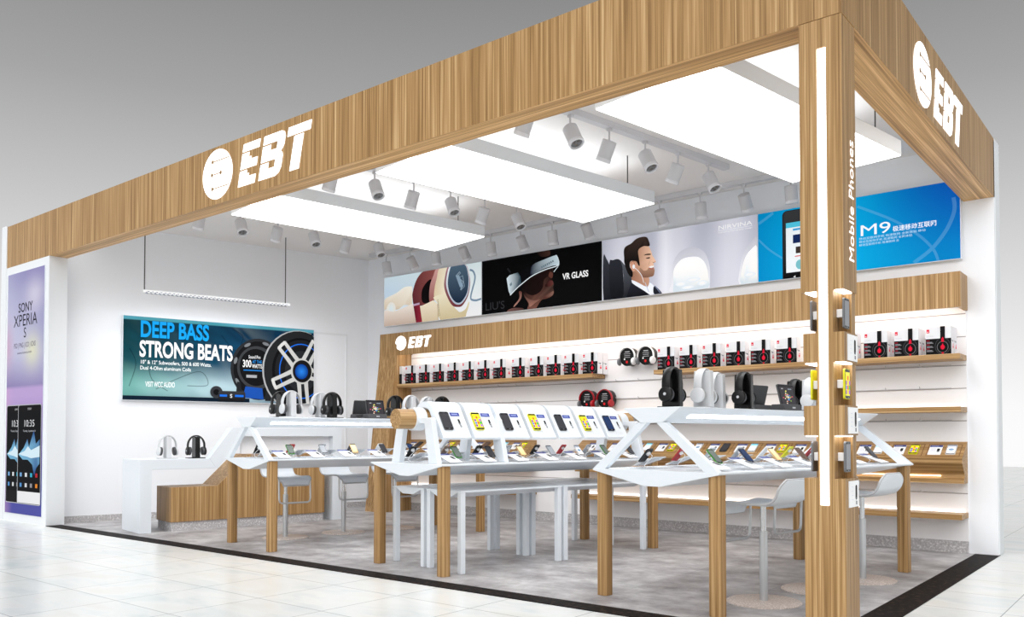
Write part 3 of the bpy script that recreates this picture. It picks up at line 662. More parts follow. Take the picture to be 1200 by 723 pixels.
# rear subwoofer
A.ell(2.43, 2.05, .40, .44, R_(40, 42, 45)); A.ell(2.43, 2.05, .36, .40, R_(20, 21, 23))
for k in range(8):
    a_ = .5 + k * PI / 4; A.ell(2.43 + .345 * math.cos(a_), 2.05 + .385 * math.sin(a_), .05, .022, R_(120, 124, 128), rot=a_ + PI / 2)
A.ell(2.40, 2.07, .28, .31, R_(58, 60, 63)); A.ell(2.39, 2.075, .235, .265, R_(18, 19, 21))
A.text('Sound Pro', 2.28, 2.20, .045, R_(220, 222, 224), w=.17, bold=.02); A.text('300', 2.195, 2.075, .10, R_(240, 240, 240), w=.125, bold=.02)
A.text('AT THE', 2.335, 2.135, .042, R_(40, 140, 220), w=.135, bold=.01); A.text('WATTS', 2.33, 2.065, .055, R_(240, 240, 240), w=.145, bold=.02)
A.rect(2.21, 2.022, 2.47, 2.038, R_(30, 120, 200)); A.rect(2.25, 1.925, 2.40, 1.965, R_(170, 172, 175))
A.poly([(2.20, 1.64), (2.24, 1.80), (2.48, 1.78), (2.50, 1.62)], R_(28, 80, 170), 0)
for xx in (2.10, 2.52, 2.60): A.poly([(xx, 1.60), (xx + .02, 1.86), (xx + .07, 1.86), (xx + .10, 1.60)], R_(34, 36, 39))
# front subwoofer with five forked spokes
A.ell(3.02, 2.05, .545, .60, R_(172, 174, 176)); A.ell(3.035, 2.05, .535, .59, R_(34, 36, 38)); A.ell(3.05, 2.05, .43, .49, R_(14, 15, 17)); A.ell(3.06, 2.05, .40, .46, R_(30, 32, 35))
A.ring(3.06, 2.05, .33, .40, .014, R_(24, 110, 230)); A.ell(3.06, 2.05, .31, .37, R_(22, 23, 26)); A.ell(3.06, 2.05, .25, .30, R_(38, 40, 43))
for k in range(5):
    a_ = math.radians(126 + 72 * k + 6)
    for sg in (-1, 1):
        P = [(3.06 + rr_ * math.cos(a_ + sg * sp) * .9, 2.05 + rr_ * math.sin(a_ + sg * sp)) for rr_, sp in ((.15, .42), (.30, .20), (.51, .125))]
        A.line(P, .064, R_(200, 200, 198), smooth=3, w2=.048)
    P = [(3.06 + .50 * math.cos(a_ + sp) * .9, 2.05 + .50 * math.sin(a_ + sp)) for sp in (-.15, 0, .15)]
    A.line(P, .045, R_(214, 214, 212))
A.ell(3.06, 2.05, .165, .19, R_(196, 196, 194)); A.ell(3.07, 2.05, .145, .165, R_(24, 24, 26)); A.ell(3.06, 2.045, .098, .11, R_(40, 130, 225), edge=R_(10, 60, 150))
# tweeter and crossover box
A.ell(1.835, 1.705, .085, .085, R_(30, 32, 35), edge=R_(58, 60, 64)); A.ell(1.835, 1.705, .04, .04, R_(14, 15, 17))
A.poly(rr(1.86, 1.585, 2.235, 1.725, .03), lambda x, z: mixc(R_(22, 23, 26), R_(58, 60, 64), (z - 1.6) * 7))
A.rect(1.88, 1.645, 1.98, 1.675, R_(30, 110, 220)); A.rect(2.09, 1.645, 2.21, 1.675, R_(30, 110, 220)); A.text('S', 2.02, 1.632, .05, R_(236, 238, 240), bold=.02)
A.text('DEEP BASS', .843, 2.412, .205, R_(20, 158, 236), w=.885, bold=.03)
A.text('STRONG BEATS', .838, 2.150, .203, R_(246, 246, 246), w=1.215, bold=.03)
A.text('10" & 12" Subwoofers, 500 & 600 Watts.', .847, 2.052, .048, R_(244, 248, 248), w=.915, bold=.012)
A.text('Dual 4-Ohm aluminum Coils', .847, 1.975, .048, R_(244, 248, 248), w=.645, bold=.012)
A.text('VISIT WCC AUDIO', .915, 1.750, .068, R_(250, 252, 252), w=.37, bold=.015)
A.build('picture', ART_LIT, r)

# tall phone poster on the front pillar
r = lightbox(Matrix.Translation((0, FY - .012, 0)), -7.385, .108, -6.268, 3.20, .012, 'tall lilac poster with two black smartphones on the white front pillar')
A = clipart(-7.385, .108, -6.268, 3.20, .0003, .0)
def lil(x, z):
    u = (x + 7.385) / 1.117; v = (z - .108) / 3.09
    if z > 1.735:
        w_ = (z - 1.735) / 1.465
        c = mixc(R_(160, 158, 202), R_(204, 204, 232), .5 + .5 * math.sin(3.4 * w_ + u * 2))
        c = mixc(c, R_(134, 116, 176), max(0, .28 - w_) * 2.6); c = mixc(c, R_(232, 226, 242), math.exp(-((u - .75) / .25) ** 2 - ((w_ - .78) / .16) ** 2) * .7)
        c = mixc(c, R_(236, 236, 200), math.exp(-((u - .7) / .2) ** 2 - ((w_ - .30) / .14) ** 2) * .8)
        c = mixc(c, R_(120, 104, 178), max(0, w_ - .82) * 2.2 * u); return mixc(c, R_(216, 176, 204), math.exp(-((u) / .15) ** 2 - ((w_ - .35) / .2) ** 2) * .8)
    c = mixc(R_(84, 86, 168), R_(196, 170, 222), (z - .5) * .9)
    return mixc(c, R_(226, 176, 214), max(0, .2 - u) * 2)
A.grid(-7.385, .108, -6.268, 3.20, 24, 70, lil)
K = R_(40, 38, 48)
A.text('SONY', -7.045, 2.680, .115, K, w=.44, bold=.012); A.text('XPERIA', -7.185, 2.500, .150, K, w=.72); A.text('S', -6.87, 2.350, .125, K, w=.075)
A.text('PSD | PNG | ICO | ICNS', -7.165, 2.225, .062, R_(120, 112, 132), w=.66); A.text('www.icons.com', -7.06, 2.145, .03, R_(96, 90, 110), w=.44)
for (x0, x1, low) in ((-7.362, -6.75, R_(26, 24, 28)), (-6.985, -6.285, R_(244, 244, 246))):
    A.poly(rr(x0, .24, x1, 1.495, .035), R_(196, 198, 204)); A.poly(rr(x0 + .012, .25, x1 - .012, 1.485, .03), R_(12, 12, 16))
    A.rect(x0 + .012, .255, x1 - .012, .40, low); A.rect(x0 + .03, .40, x1 - .03, 1.40, R_(6, 8, 14))
    W = x1 - x0 - .07; xx = x0 + .035
    A.poly([(xx, .86), (xx + .25 * W, .95), (xx + .42 * W, 1.06), (xx + .5 * W, .96), (xx + .72 * W, 1.17), (xx + .82 * W, 1.00), (xx + W, 1.06), (xx + W, .76), (xx + .85 * W, .70), (xx + .76 * W, .60), (xx + .66 * W, .74), (xx + .45 * W, .80), (xx + .2 * W, .80)], lambda x, z: mixc(R_(150, 220, 250), R_(10, 50, 130), abs(z - .88) * 4.6))
    A.poly([(xx, .87), (xx + .3 * W, .91), (xx + .45 * W, .97), (xx + .6 * W, .92), (xx + W, .98), (xx + W, .84), (xx + .6 * W, .82), (xx + .4 * W, .84), (xx + .2 * W, .85)], R_(222, 244, 255))
    A.text('10:35', xx + .22 * W, 1.215, .085, R_(230, 232, 236), w=.52 * W); A.text('Thursday, September 01', xx + .2 * W, 1.15, .024, R_(200, 204, 210), w=.6 * W); A.text('SONY', xx + .42 * W, 1.425, .026, R_(210, 210, 214), w=.18 * W)
    for k in range(4):
        A.rect(xx + W * (.08 + .25 * k), .585, xx + W * (.18 + .25 * k), .635, (R_(120, 170, 220), R_(230, 232, 236), R_(60, 180, 210), R_(190, 40, 50))[k])
        A.rect(xx + W * (.08 + .25 * k), .455, xx + W * (.18 + .25 * k), .505, (R_(90, 150, 210), R_(220, 222, 226), R_(150, 150, 156), R_(236, 140, 40))[k])
A.build('picture', ART_SUN, r)

# ------------------------------------------------------------------ wooden display wall along the back
dw = empty('display_wall', (0, 0, 0)); tag(dw, 'long white slatwall shelving unit with wooden header and shelves on the back wall', 'shelving')
HY = 5.05
MB().box(-4.30, BY - .02, .115, 3.128, BY, 2.30).build('back_panel', SLAT, dw)
g = MB()
for z in (2.245, 2.03, 1.76, 1.545, 1.24, .56): g.box(-4.29, BY - .0215, z - .004, 3.125, BY - .0195, z + .004)
g.build('groove', GROOVE, dw)
hd = MB().box(-4.30, HY, 2.275, 3.14, HY + .03, 2.60).box(-4.30, HY + .03, 2.34, 3.14, BY, 2.60).box(3.11, HY + .03, 2.275, 3.14, BY, 2.34).build('header', WZ, dw)
MB().box(-4.28, HY + .032, 2.296, 3.10, HY + .060, 2.334).build('light_strip', LEDS, hd)
# leaning side frame on the left
MB().prism([(5.36, 0), (5.36, 2.60), (HY, 2.60), (HY - .01, 2.275), (4.775, 0)], 0, -4.665, -4.30).build('side_frame', WZ, dw)
def shelf(x0, x1, z, light, t=.05, y0=HY):
    s = MB().box(x0, y0, z - t, x1, BY - .02, z).build('shelf', WX, dw, bevel=.003)
    if light == 2: MB().box(x0 + .03, BY - .034, z + .0005, x1 - .03, BY - .022, z + .006).build('light_strip', LEDS, s)
SZ = 1.852
shelf(-4.66, -.885, SZ, 0); shelf(-.04, 3.13, SZ, 0)
shelf(-4.30, -1.95, 1.368, 2); shelf(-1.20, 3.13, 1.368, 2)
shelf(-4.30, -1.95, .385, 2); shelf(-1.20, 3.13, .385, 2)
# sloped counters
SL0, SL1 = (5.335, 1.044), (5.095, .893)
sl_len = math.hypot(SL0[0] - SL1[0], SL0[1] - SL1[1]); sl_a = math.atan2(SL0[1] - SL1[1], SL0[0] - SL1[0])
def slope_pt(x, t, lift=0.0):   # t = 0 at the top edge, 1 at the lip
    y = SL0[0] + (SL1[0] - SL0[0]) * t; z = SL0[1] + (SL1[1] - SL0[1]) * t
    return Vector((x, y - math.sin(sl_a) * lift, z + math.cos(sl_a) * lift))
def card_x(): return [2.86 - .323 * k for k in range(13)]
for x0, x1 in ((-4.30, -1.95), (-1.22, 3.128)):
    sp = MB().prism([SL0, SL1, (5.098, .850), (5.20, .735), (5.20, .715), (5.165, .700), (5.165, .660), (BY - .02, .660), (BY - .02, 1.044)], 0, x0, x1).build('sloped_counter', WX, dw)
    MB().box(x0 + .2, 5.19, .722, x1 - .2, 5.20, .732).build('light_strip', LEDO, sp)
    rc = MB(); xs = [x for x in [2.81 - .323 * k for k in range(23)] if x > x0 + .02 and x + .30 < x1]
    for x in xs:
        for xa, xb, ta, tb in ((x, x + .29, .16, .19), (x, x + .29, .86, .89), (x, x + .008, .16, .89), (x + .282, x + .29, .16, .89)):
            P = [slope_pt(xa, ta, .0008), slope_pt(xb, ta, .0008), slope_pt(xb, tb, .0008), slope_pt(xa, tb, .0008)]
            rc.add(P, [(0, 1, 2, 3)])
    rc.build('recess_line', mat('wood_shadow_gap', rgb(122, 86, 50), .7), sp)
# hook rails
def rail(x0, x1, z):
    m = MB(); m.tube([(x0, BY - .034, z), (x1, BY - .034, z)], .005, 6)
    x = x0 + .12
    while x < x1: m.tube([(x, BY - .034, z), (x, BY - .11, z), (x, BY - .118, z + .018)], .004, 5); x += .31
    m.build('hook_rail', LGREY, dw)
for z in (1.765, 1.55, 1.245): rail(-1.1, 3.0, z); rail(-4.2, -2.0, z)
rail(-1.1, 3.02, .565)

# ------------------------------------------------------------------ headphone boxes
bx = empty('headphone_box'); BW, BD, BH = .218, .112, .262
MB().box(-BW / 2, 0, 0, BW / 2, BD, BH).build('carton', WPL, bx, bevel=.002)
A = Art(.0004, (-BW / 2, 0, BW / 2, BH))
A.rect(-BW / 2, 0, BW / 2, BH, R_(236, 237, 240)); A.rect(-BW / 2 + .001, 0, BW / 2, .150, R_(14, 13, 15))
A.rect(-.100, .205, -.076, .238, R_(226, 30, 58)); A.rect(-.095, .212, -.082, .220, R_(250, 220, 226))
A.text('STUDIO', -.098, .168, .012, R_(206, 206, 212), w=.06)
for k in range(3):
    z = .128 - .038 * k
    A.rect(-.102, z + .002, -.074, z + .009, R_(170, 26, 48))
    A.rect(-.098, z - .013, -.052, z - .007, R_(150, 150, 156)); A.rect(-.098, z - .022, -.042, z - .016, R_(140, 140, 146))
A.ell(.038, .078, .066, .078, R_(70, 70, 74)); A.ell(.038, .078, .062, .074, R_(20, 20, 22)); A.rect(.018, .12, .058, BH, R_(18, 17, 19))
A.ell(.038, .07, .044, .05, R_(12, 12, 13)); A.ring(.038, .07, .046, .052, .004, R_(120, 120, 124))
A.poly([(.026, .116), (.050, .116), (.048, .146), (.038, .164), (.028, .146)], R_(214, 18, 50)); A.ell(.038, .068, .018, .022, R_(220, 20, 54)); A.rect(.030, .0, .047, .022, R_(196, 18, 46)); A.rect(.034, .068, .042, .10, R_(232, 22, 58))
A.build('printed_front', ART_BOX, bx, loc=(0, -.0006, 0))
A = Art(.0004, (0, 0, BD, BH)); A.rect(0, 0, BD, BH, R_(226, 225, 229)); A.rect(.0, .128, .05, .132, R_(60, 60, 66)); A.ell(.056, .126, .02, .008, R_(130, 130, 140)); A.rect(.05, .06, .085, .085, R_(232, 70, 92)); A.rect(.056, .09, .08, .102, R_(236, 110, 124))
A.build('printed_side', ART, bx, loc=(BW / 2 + .0008, 0, 0), rot=(0, 0, PI / 2))
ORD = ['first', 'second', 'third', 'fourth', 'fifth', 'sixth', 'seventh', 'eighth', 'ninth', 'tenth', 'eleventh', 'twelfth', 'thirteenth', 'fourteenth']
BYF = 5.105
xa = [-4.47, -4.18, -3.90, -3.62, -3.34, -3.06, -2.78, -2.50, -2.18, -1.88, -1.61, -1.34, -1.06]
first = True
def place_box(x, y, label, grp):
    global first
    o = bx if first else copy_tree(bx); first = False
    o.location = (x + BW / 2, y, SZ); tag(o, label, 'box', grp); return o
for k, x in enumerate(xa):
    place_box(x, BYF, 'black and white headphone box, %s from the left end of the long left shelf' % ORD[k], 'headphone boxes on the left shelf')
place_box(-1.06, BYF + BD + .010, 'headphone box in the back row behind the last box of the left shelf', 'headphone boxes on the left shelf')
for k in range(6):
    place_box(-.02 + .281 * k, BYF, 'black and white headphone box on the right shelf, %s after the hung white headphones' % ORD[k], 'headphone boxes on the right shelf')
place_box(1.99, BYF, 'headphone box on the right shelf mostly hidden behind the corner column', 'headphone boxes on the right shelf')
for k in range(3):
    place_box(2.27 + .28 * k, BYF, 'black and white headphone box right of the column, %s from the column' % ORD[k], 'headphone boxes on the right shelf')
    place_box(2.27 + .28 * k, BYF + BD + .010, 'headphone box in the back row, behind the %s box right of the column' % ORD[k], 'headphone boxes on the right shelf')

# ------------------------------------------------------------------ headphones hung on the slatwall in round packs
def hung(colr, name):
    h = empty('hanging_headphones')
    MB().prism([(.108 * math.cos(2 * PI * i / 32), .118 * math.sin(2 * PI * i / 32) * (1 if math.sin(2 * PI * i / 32) > -.75 else .92)) for i in range(32)], 1, -.055, .055).build('pack', BLACK, h, smooth=True)
    A = Art(.0005); W = R_(190, 190, 192)
    A.ell(0, 0, .104, .114, R_(12, 12, 13))
    for k, (w, b) in enumerate(((.07, 1), (.095, 0), (.085, 0), (.09, 0))): A.rect(-w / 2, .060 - .022 * k, w / 2, .060 - .022 * k + (.009 if b else .004), W)
    A.rect(-.048, -.035, -.030, -.017, R_(230, 230, 230)); A.ell(-.004, -.062, .016, .016, R_(206, 24, 24))
    A.build('printed_front', ART, h, loc=(0, -.056, 0))
    P = [(.116 * math.cos(math.radians(a)), -.062, .118 * math.sin(math.radians(a)) + .002) for a in range(-14, 195, 8)]
    MB().tube(P, (.018, .008), 8, flat=(0, 1, 0)).build('headband', colr, h, smooth=True)
    for sx_ in (-1, 1):
        MB().lathe((sx_ * .112, -.07, -.058), (sx_, -.2, 0), [(.030, -.018), (.046, -.014), (.048, .0), (.040, .014), (.016, .018)], 20).build('ear_cup', colr if sx_ > 0 else MGREY, h, smooth=True)
    return h
hw = hung(WPL, 'w'); hr = hung(RED, 'r')
for i, (src, x, z, lab) in enumerate(((hw, -.475, 2.035, 'white headphones on a black round pack, hung farther from the right shelf'), (None, -.222, 2.035, 'white headphones on a black round pack, hung next to the right shelf boxes'))):
    o = src or copy_tree(hw); o.location = (x, 5.245, z); o.scale = (.92, 1, .95); tag(o, lab, 'headphones', 'white headphones hung on the slatwall')
for i, (src, x, z, lab) in enumerate(((hr, -1.052, 1.545, 'red headphones on a black round pack, the left one of the red pair'), (None, -.795, 1.545, 'red headphones on a black round pack, the right one of the red pair'))):
    o = src or copy_tree(hr); o.location = (x, 5.245, z); o.scale = (.92, 1, .95); tag(o, lab, 'headphones', 'red headphones hung on the slatwall')

# ------------------------------------------------------------------ display tables
def leg_mesh(s0, w0, z1, mats):
    c = .014; a = .086; P = [(s0 + c, w0), (s0 + a - c, w0), (s0 + a, w0 + c), (s0 + a, w0 + a - c), (s0 + a - c, w0 + a), (s0 + c, w0 + a), (s0, w0 + a - c), (s0, w0 + c)]
    return MB().prism(P, 2, .004, z1)
SC = .030     # centre line of the table in its own frame
TWF, TWB = -.085, 2.55
def table_base(i):
    t = empty('display_table', TC[i], TH)
    m = MB(); h = .525; zt = .875
    m.prism([(SC - h, zt), (SC + h, zt), (SC + h, zt - .012), (SC + .07, .772), (SC - .07, .772), (SC - h, zt - .012)], 1, TWF, TWB)
    m.build('tabletop', WHITE, t, bevel=.003)
    for s0 in (SC - .51, SC + .424):
        for w0 in (-.068, 2.448): leg_mesh(s0, w0, .862, 0).build('leg', WZT, t, bevel=.004)
    return t
def shelf_frame(t):
    m = MB(); zt, zb = 1.284, 1.185
    m.prism([(SC - .235, zt), (SC + .235, zt), (SC + .235, zt - .008), (SC + .092, zb), (SC - .092, zb), (SC - .235, zt - .008)], 1, TWF, TWB)
    s = m.build('top_shelf', WHITE, t, bevel=.003)
    for sg in (-1, 1):
        def P(u, out):   # u 0..1 down the sloped side
            ss = .235 + (.092 - .235) * u; zz = (zt - .008) + (zb - zt + .008) * u
            return (SC + sg * (ss + out * .57), zz - out * .82)
        b = MB(); q = [P(.42, .002), P(.66, .002), P(.66, -.004), P(.42, -.004)]
        b.loft([(a, .10, z) for a, z in q], [(a, 2.36, z) for a, z in q])
        b.build('light_strip', LEDW, s)
    for w0 in (TWF + .004, TWB - .044):
        for sg in (-1, 1):
            k = MB()
            top = [(SC + sg * .035, zb + .002), (SC + sg * .115, zb + .002)]; bot = [(SC + sg * .525, .874), (SC + sg * .415, .874)]
            k.prism([top[0], top[1], bot[0], bot[1]], 1, w0, w0 + .04)
            k.build('strut', WHITE, t, bevel=.002)
t1 = table_base(0); shelf_frame(t1)
tag(t1, 'white display table with triangular shelf frame, farthest left, beside the white counter', 'table', 'display tables')
t3 = copy_tree(t1); t3.location = TC[2]
tag(t3, 'white display table with triangular shelf frame, nearest, behind the corner column', 'table', 'display tables')
t2 = table_base(1); tag(t2, 'middle white display table carrying the wooden roller with slanted white panels', 'table', 'display tables')

# roller display standing on the middle table
rd = empty('roller_display', TC[1] + Vector((0, 0, .875)), TH); tag(rd, 'thick wooden roller on white frames with seven white slanted phone panels', 'display stand')
RC = (SC, 1.238 - .875); RR = .082
MB().cyl((RC[0], -.17, RC[1]), (RC[0], 2.66, RC[1]), RR, n=40).build('roller', WY, rd, smooth=True)
for w in (.03, .73, 2.515):
    m = MB(); n = 28
    A_ = [(RC[0] + .095 * math.cos(2 * PI * i / n), RC[1] + .095 * math.sin(2 * PI * i / n)) for i in range(n)]
    m.prism(A_, 1, w - .05, w + .05); m.build('ring', WHITE, rd, smooth=True)
    for sg in (-1, 1):
        k = MB(); zt = RC[1] + .008
        k.prism([(SC + sg * .07, zt), (SC + sg * .235, zt), (SC + sg * .245, zt - .012), (SC + sg * .335, 0), (SC + sg * .215, 0), (SC + sg * .150, zt - .045), (SC + sg * .07, zt - .045)], 1, w - .024, w + .024)
        k.build('strut', WHITE, rd, bevel=.003)
# panel profile in (s, z): over the top of the roller, then a straight slanted face
PN0 = [(s_, z_ - .875) for s_, z_ in ((-.078, 1.336), (-.059, 1.354), (-.030, 1.371), (.005, 1.382), (.040, 1.386), (.075, 1.385), (.105, 1.377), (.130, 1.363), (.150, 1.344), (.166, 1.320))]
PIN = [(s_, z_ - .875) for s_, z_ in ((-.062, 1.318), (-.040, 1.326), (-.005, 1.333), (.030, 1.335), (.065, 1.331), (.090, 1.322), (.110, 1.306), (.122, 1.288))]
pf0 = PN0[-1]; pf1 = (.312, 1.086 - .875)
pn_len = math.hypot(pf1[0] - pf0[0], pf1[1] - pf0[1]); pdir = ((pf1[0] - pf0[0]) / pn_len, (pf1[1] - pf0[1]) / pn_len); pnor = (-pdir[1], pdir[0])
prof = PN0 + [pf1, (pf1[0] - .010, pf1[1] - .018), (pf1[0] - .080, pf1[1] + .010)] + PIN[::-1]
def panel_frame(w, t, lift, wofs=0):   # matrix on the slanted face: local x along the table, z up the slope, -y out
    o = Vector((pf0[0] + pdir[0] * pn_len * t + pnor[0] * lift, w + wofs, pf0[1] + pdir[1] * pn_len * t + pnor[1] * lift))
    return frame((0, 1, 0), (-pnor[0], 0, -pnor[1]), (-pdir[0], 0, -pdir[1]), o)
PW = [.105 + .3255 * k for k in range(7)]; PWD = .287
for k, w in enumerate(PW):
    p = MB().prism(prof, 1, w, w + PWD).build('display_panel', WHITE, rd, smooth=True)
    A = Art(.0004); A.rect(.150, .070, .245, .106, R_(34, 50, 136)); A.rect(.165, .086, .228, .095, R_(150, 160, 210)); A.rect(.158, .076, .236, .080, R_(120, 134, 196))
    A.rect(.208, -.012, .228, .040, R_(24, 24, 26)); A.rect(.212, -.040, .230, -.016, R_(150, 152, 156)); A.rect(.214, -.006, .222, .002, R_(220, 220, 222))
    A.line([(.022, .112), (.138, .112), (.138, -.10)], .003, R_(190, 192, 198)); A.line([(.16, -.09), (.23, -.09)], .004, R_(214, 216, 220))
    A.build('printed_label', ART, p, M=panel_frame(w, .50, .0008))

# ------------------------------------------------------------------ phones, cards, stands
TILE = [R_(120, 60, 160), R_(40, 170, 80), R_(230, 200, 30), R_(60, 120, 210), R_(150, 90, 190), R_(220, 90, 40)]
def phone_proto(kind, tagback=False):
    body, scr = {'dark': (DGREY, R_(52, 52, 56)), 'yellow': (YEL, None), 'silver': (SILV, R_(150, 154, 160)), 'white': (WPL, R_(120, 210, 236)), 'navy': (NAVY, R_(26, 46, 84)), 'red': (RED, R_(70, 26, 34)),
                 'green': (GREEN, R_(96, 104, 100)), 'gold': (GOLD, R_(240, 214, 160)), 'brown': (BROWN, R_(84, 66, 58)), 'grey': (MGREY, R_(112, 114, 118)), 'black': (BLACK, R_(28, 28, 32)), 'blue': (WPL, R_(40, 70, 120))}[kind]
    p = empty('smartphone')
    w, h, th = .074, .142, .009
    P = [(a, b) for a, b in rr(-w / 2, -h / 2, w / 2, h / 2, .010)]
    MB().prism(P, 1, -th / 2, th / 2).build('body', body, p)
    A = Art(.0003)
    A.poly(rr(-w / 2 + .003, -h / 2 + .003, w / 2 - .003, h / 2 - .003, .008), R_(18, 18, 20))
    if kind == 'yellow':
        A.rect(-w / 2 + .006, -h / 2 + .016, w / 2 - .006, h / 2 - .016, R_(224, 218, 40))
        for i in range(3):
            for j in range(4):
                if j < 3 or i == 1: A.rect(-.028 + .019 * i, -.048 + .022 * j, -.028 + .019 * i + .017, -.048 + .022 * j + .019, TILE[(i * 2 + j * 3) % 6])
    elif kind == 'white': A.grid(-w / 2 + .005, -h / 2 + .012, w / 2 - .005, h / 2 - .012, 2, 6, lambda x, z: mixc(R_(240, 246, 250), R_(70, 196, 226), (z + .0) * 16))
    elif kind == 'blue': A.grid(-w / 2 + .005, -h / 2 + .012, w / 2 - .005, h / 2 - .012, 2, 6, lambda x, z: mixc(R_(236, 236, 238), R_(30, 60, 110), (z - .01) * 14)); A.ell(0, -.005, .022, .016, R_(110, 140, 170))
    elif kind == 'gold': A.grid(-w / 2 + .005, -h / 2 + .012, w / 2 - .005, h / 2 - .012, 2, 6, lambda x, z: mixc(R_(236, 190, 130), R_(250, 230, 180), .5 + z * 8))
    else: A.rect(-w / 2 + .005, -h / 2 + .012, w / 2 - .005, h / 2 - .012, scr)
    A.rect(-.010, h / 2 - .008, .010, h / 2 - .006, R_(90, 90, 94)); A.rect(-.007, -h / 2 + .005, .007, -h / 2 + .009, R_(110, 110, 114))
    A.build('screen', ART_SCREEN, p, loc=(0, -th / 2 - .0002, 0))
    if tagback:
        MB().cyl((0, th / 2, .028), (0, th / 2 + .012, .028), .019, .017, 16).build('security_sensor', WPL, p, smooth=True)
    return p
protos = {}
def phone(kind, M, label, group, tagback=False, cat='phone'):
    k = (kind, tagback)
    if k not in protos: protos[k] = phone_proto(kind, tagback); o = protos[k]
    else: o = copy_tree(protos[k])
    o.matrix_world = M; tag(o, label, cat, group); return o
DESC = {'dark': 'dark grey', 'yellow': 'yellow', 'silver': 'silver', 'white': 'white bright-screen', 'navy': 'navy blue', 'red': 'red', 'green': 'green-edged', 'gold': 'gold', 'brown': 'brown', 'grey': 'grey', 'black': 'black', 'blue': 'white and blue'}
def card_art(w, h):
    A = Art(.0004); A.rect(-w / 2, -h / 2, w / 2, h / 2, R_(244, 245, 247)); A.rect(-w / 2, h / 2 - h * .2, w / 2, h / 2, R_(52, 66, 132)); A.rect(-w * .36, h / 2 - h * .13, w * .2, h / 2 - h * .08, R_(150, 160, 206))
    for k in range(4): A.rect(-w * .38, h * (.14 - .1 * k), w * (.02 + .06 * (k % 2)), h * (.165 - .1 * k), R_(186, 190, 202))
    A.poly(rr(w * .14, -h * .18, w * .36, h * .12, .006), R_(26, 26, 28)); A.rect(w * .16, -h * .27, w * .34, -h * .20, R_(160, 162, 168)); return A
cardp = None
def card(M, label, group):
    global cardp
    if cardp is None:
        cardp = empty('info_card'); MB().box(-.062, 0, -.104, .062, .003, .104).build('card', WPL, cardp); card_art(.122, .206).build('printed_face', ART, cardp, loc=(0, -.0004, 0)); o = cardp
    else: o = copy_tree(cardp)
    o.matrix_world = M; tag(o, label, 'card', group); return o
scp = None
def small_card(M, label, group):
    global scp
    if scp is None:
        scp = empty('info_card'); MB().box(-.056, 0, -.080, .056, .003, .080).build('card', WPL, scp); card_art(.110, .158).build('printed_face', ART, scp, loc=(0, -.0004, 0)); o = scp
    else: o = copy_tree(scp)
    o.matrix_world = M; tag(o, label, 'card', group); return o

# acrylic stand: base plate, slanted holder for the card, upright rest for the phone, coiled cable
def stand_proto():
    s = empty('acrylic_stand')
    MB().box(-.060, -.16, .001, .213, .10, .006).build('base_plate', ACR, s)
    m = MB(); m.loft([(-.060, -.150, .012), (.060, -.150, .012), (.060, -.148, .008), (-.060, -.148, .008)], [(-.060, .045, .074), (.060, .045, .074), (.060, .047, .070), (-.060, .047, .070)]); m.build('card_holder', ACR, s)
    m = MB(); m.loft([(.085, -.05, .006), (.185, -.05, .006), (.185, -.044, .006), (.085, -.044, .006)], [(.085, -.008, .050), (.185, -.008, .050), (.185, -.003, .045), (.085, -.003, .045)]); m.build('phone_rest', ACR, s)
    P = [(.135, .062, .098), (.165, .10, .085), (.195, .085, .050), (.185, .05, .020), (.165, .06, .009)]
    MB().tube(spline3(P), .0022, 6).build('cable', WPL, s, smooth=True)
    return s
def spline3(P, n=4):
    out = []; L = len(P)
    for i in range(L - 1):
        g = lambda k: P[max(0, min(L - 1, k))]
        for k in range(n):
            t_ = k / n; out.append(tuple(.5 * (2 * g(i)[j] + (g(i + 1)[j] - g(i - 1)[j]) * t_ + (2 * g(i - 1)[j] - 5 * g(i)[j] + 4 * g(i + 1)[j] - g(i + 2)[j]) * t_ ** 2 + (-g(i - 1)[j] + 3 * g(i)[j] - 3 * g(i + 1)[j] + g(i + 2)[j]) * t_ ** 3) for j in range(3)))
    return out + [P[-1]]
standp = stand_proto(); stand_used = False
TN = ['left', 'middle', 'nearest']
TDESC = ['left table', 'roller table', 'nearest table']
KR = [['green', 'silver', 'gold', 'dark', 'navy', 'silver', 'brown'], ['green', 'dark', 'gold', 'silver', 'blue', 'green', 'dark'], ['green', 'navy', 'gold', 'brown', 'silver', 'dark', 'dark']]
KL = [['black', 'red', 'silver', 'dark', 'white', 'black', 'gold'], ['black', 'brown', 'black', 'silver', 'black', 'red', 'silver'], ['black', 'red', 'silver', 'silver', 'white', 'yellow', 'red']]
Rt = Matrix.Rotation(TH, 4, 'Z')
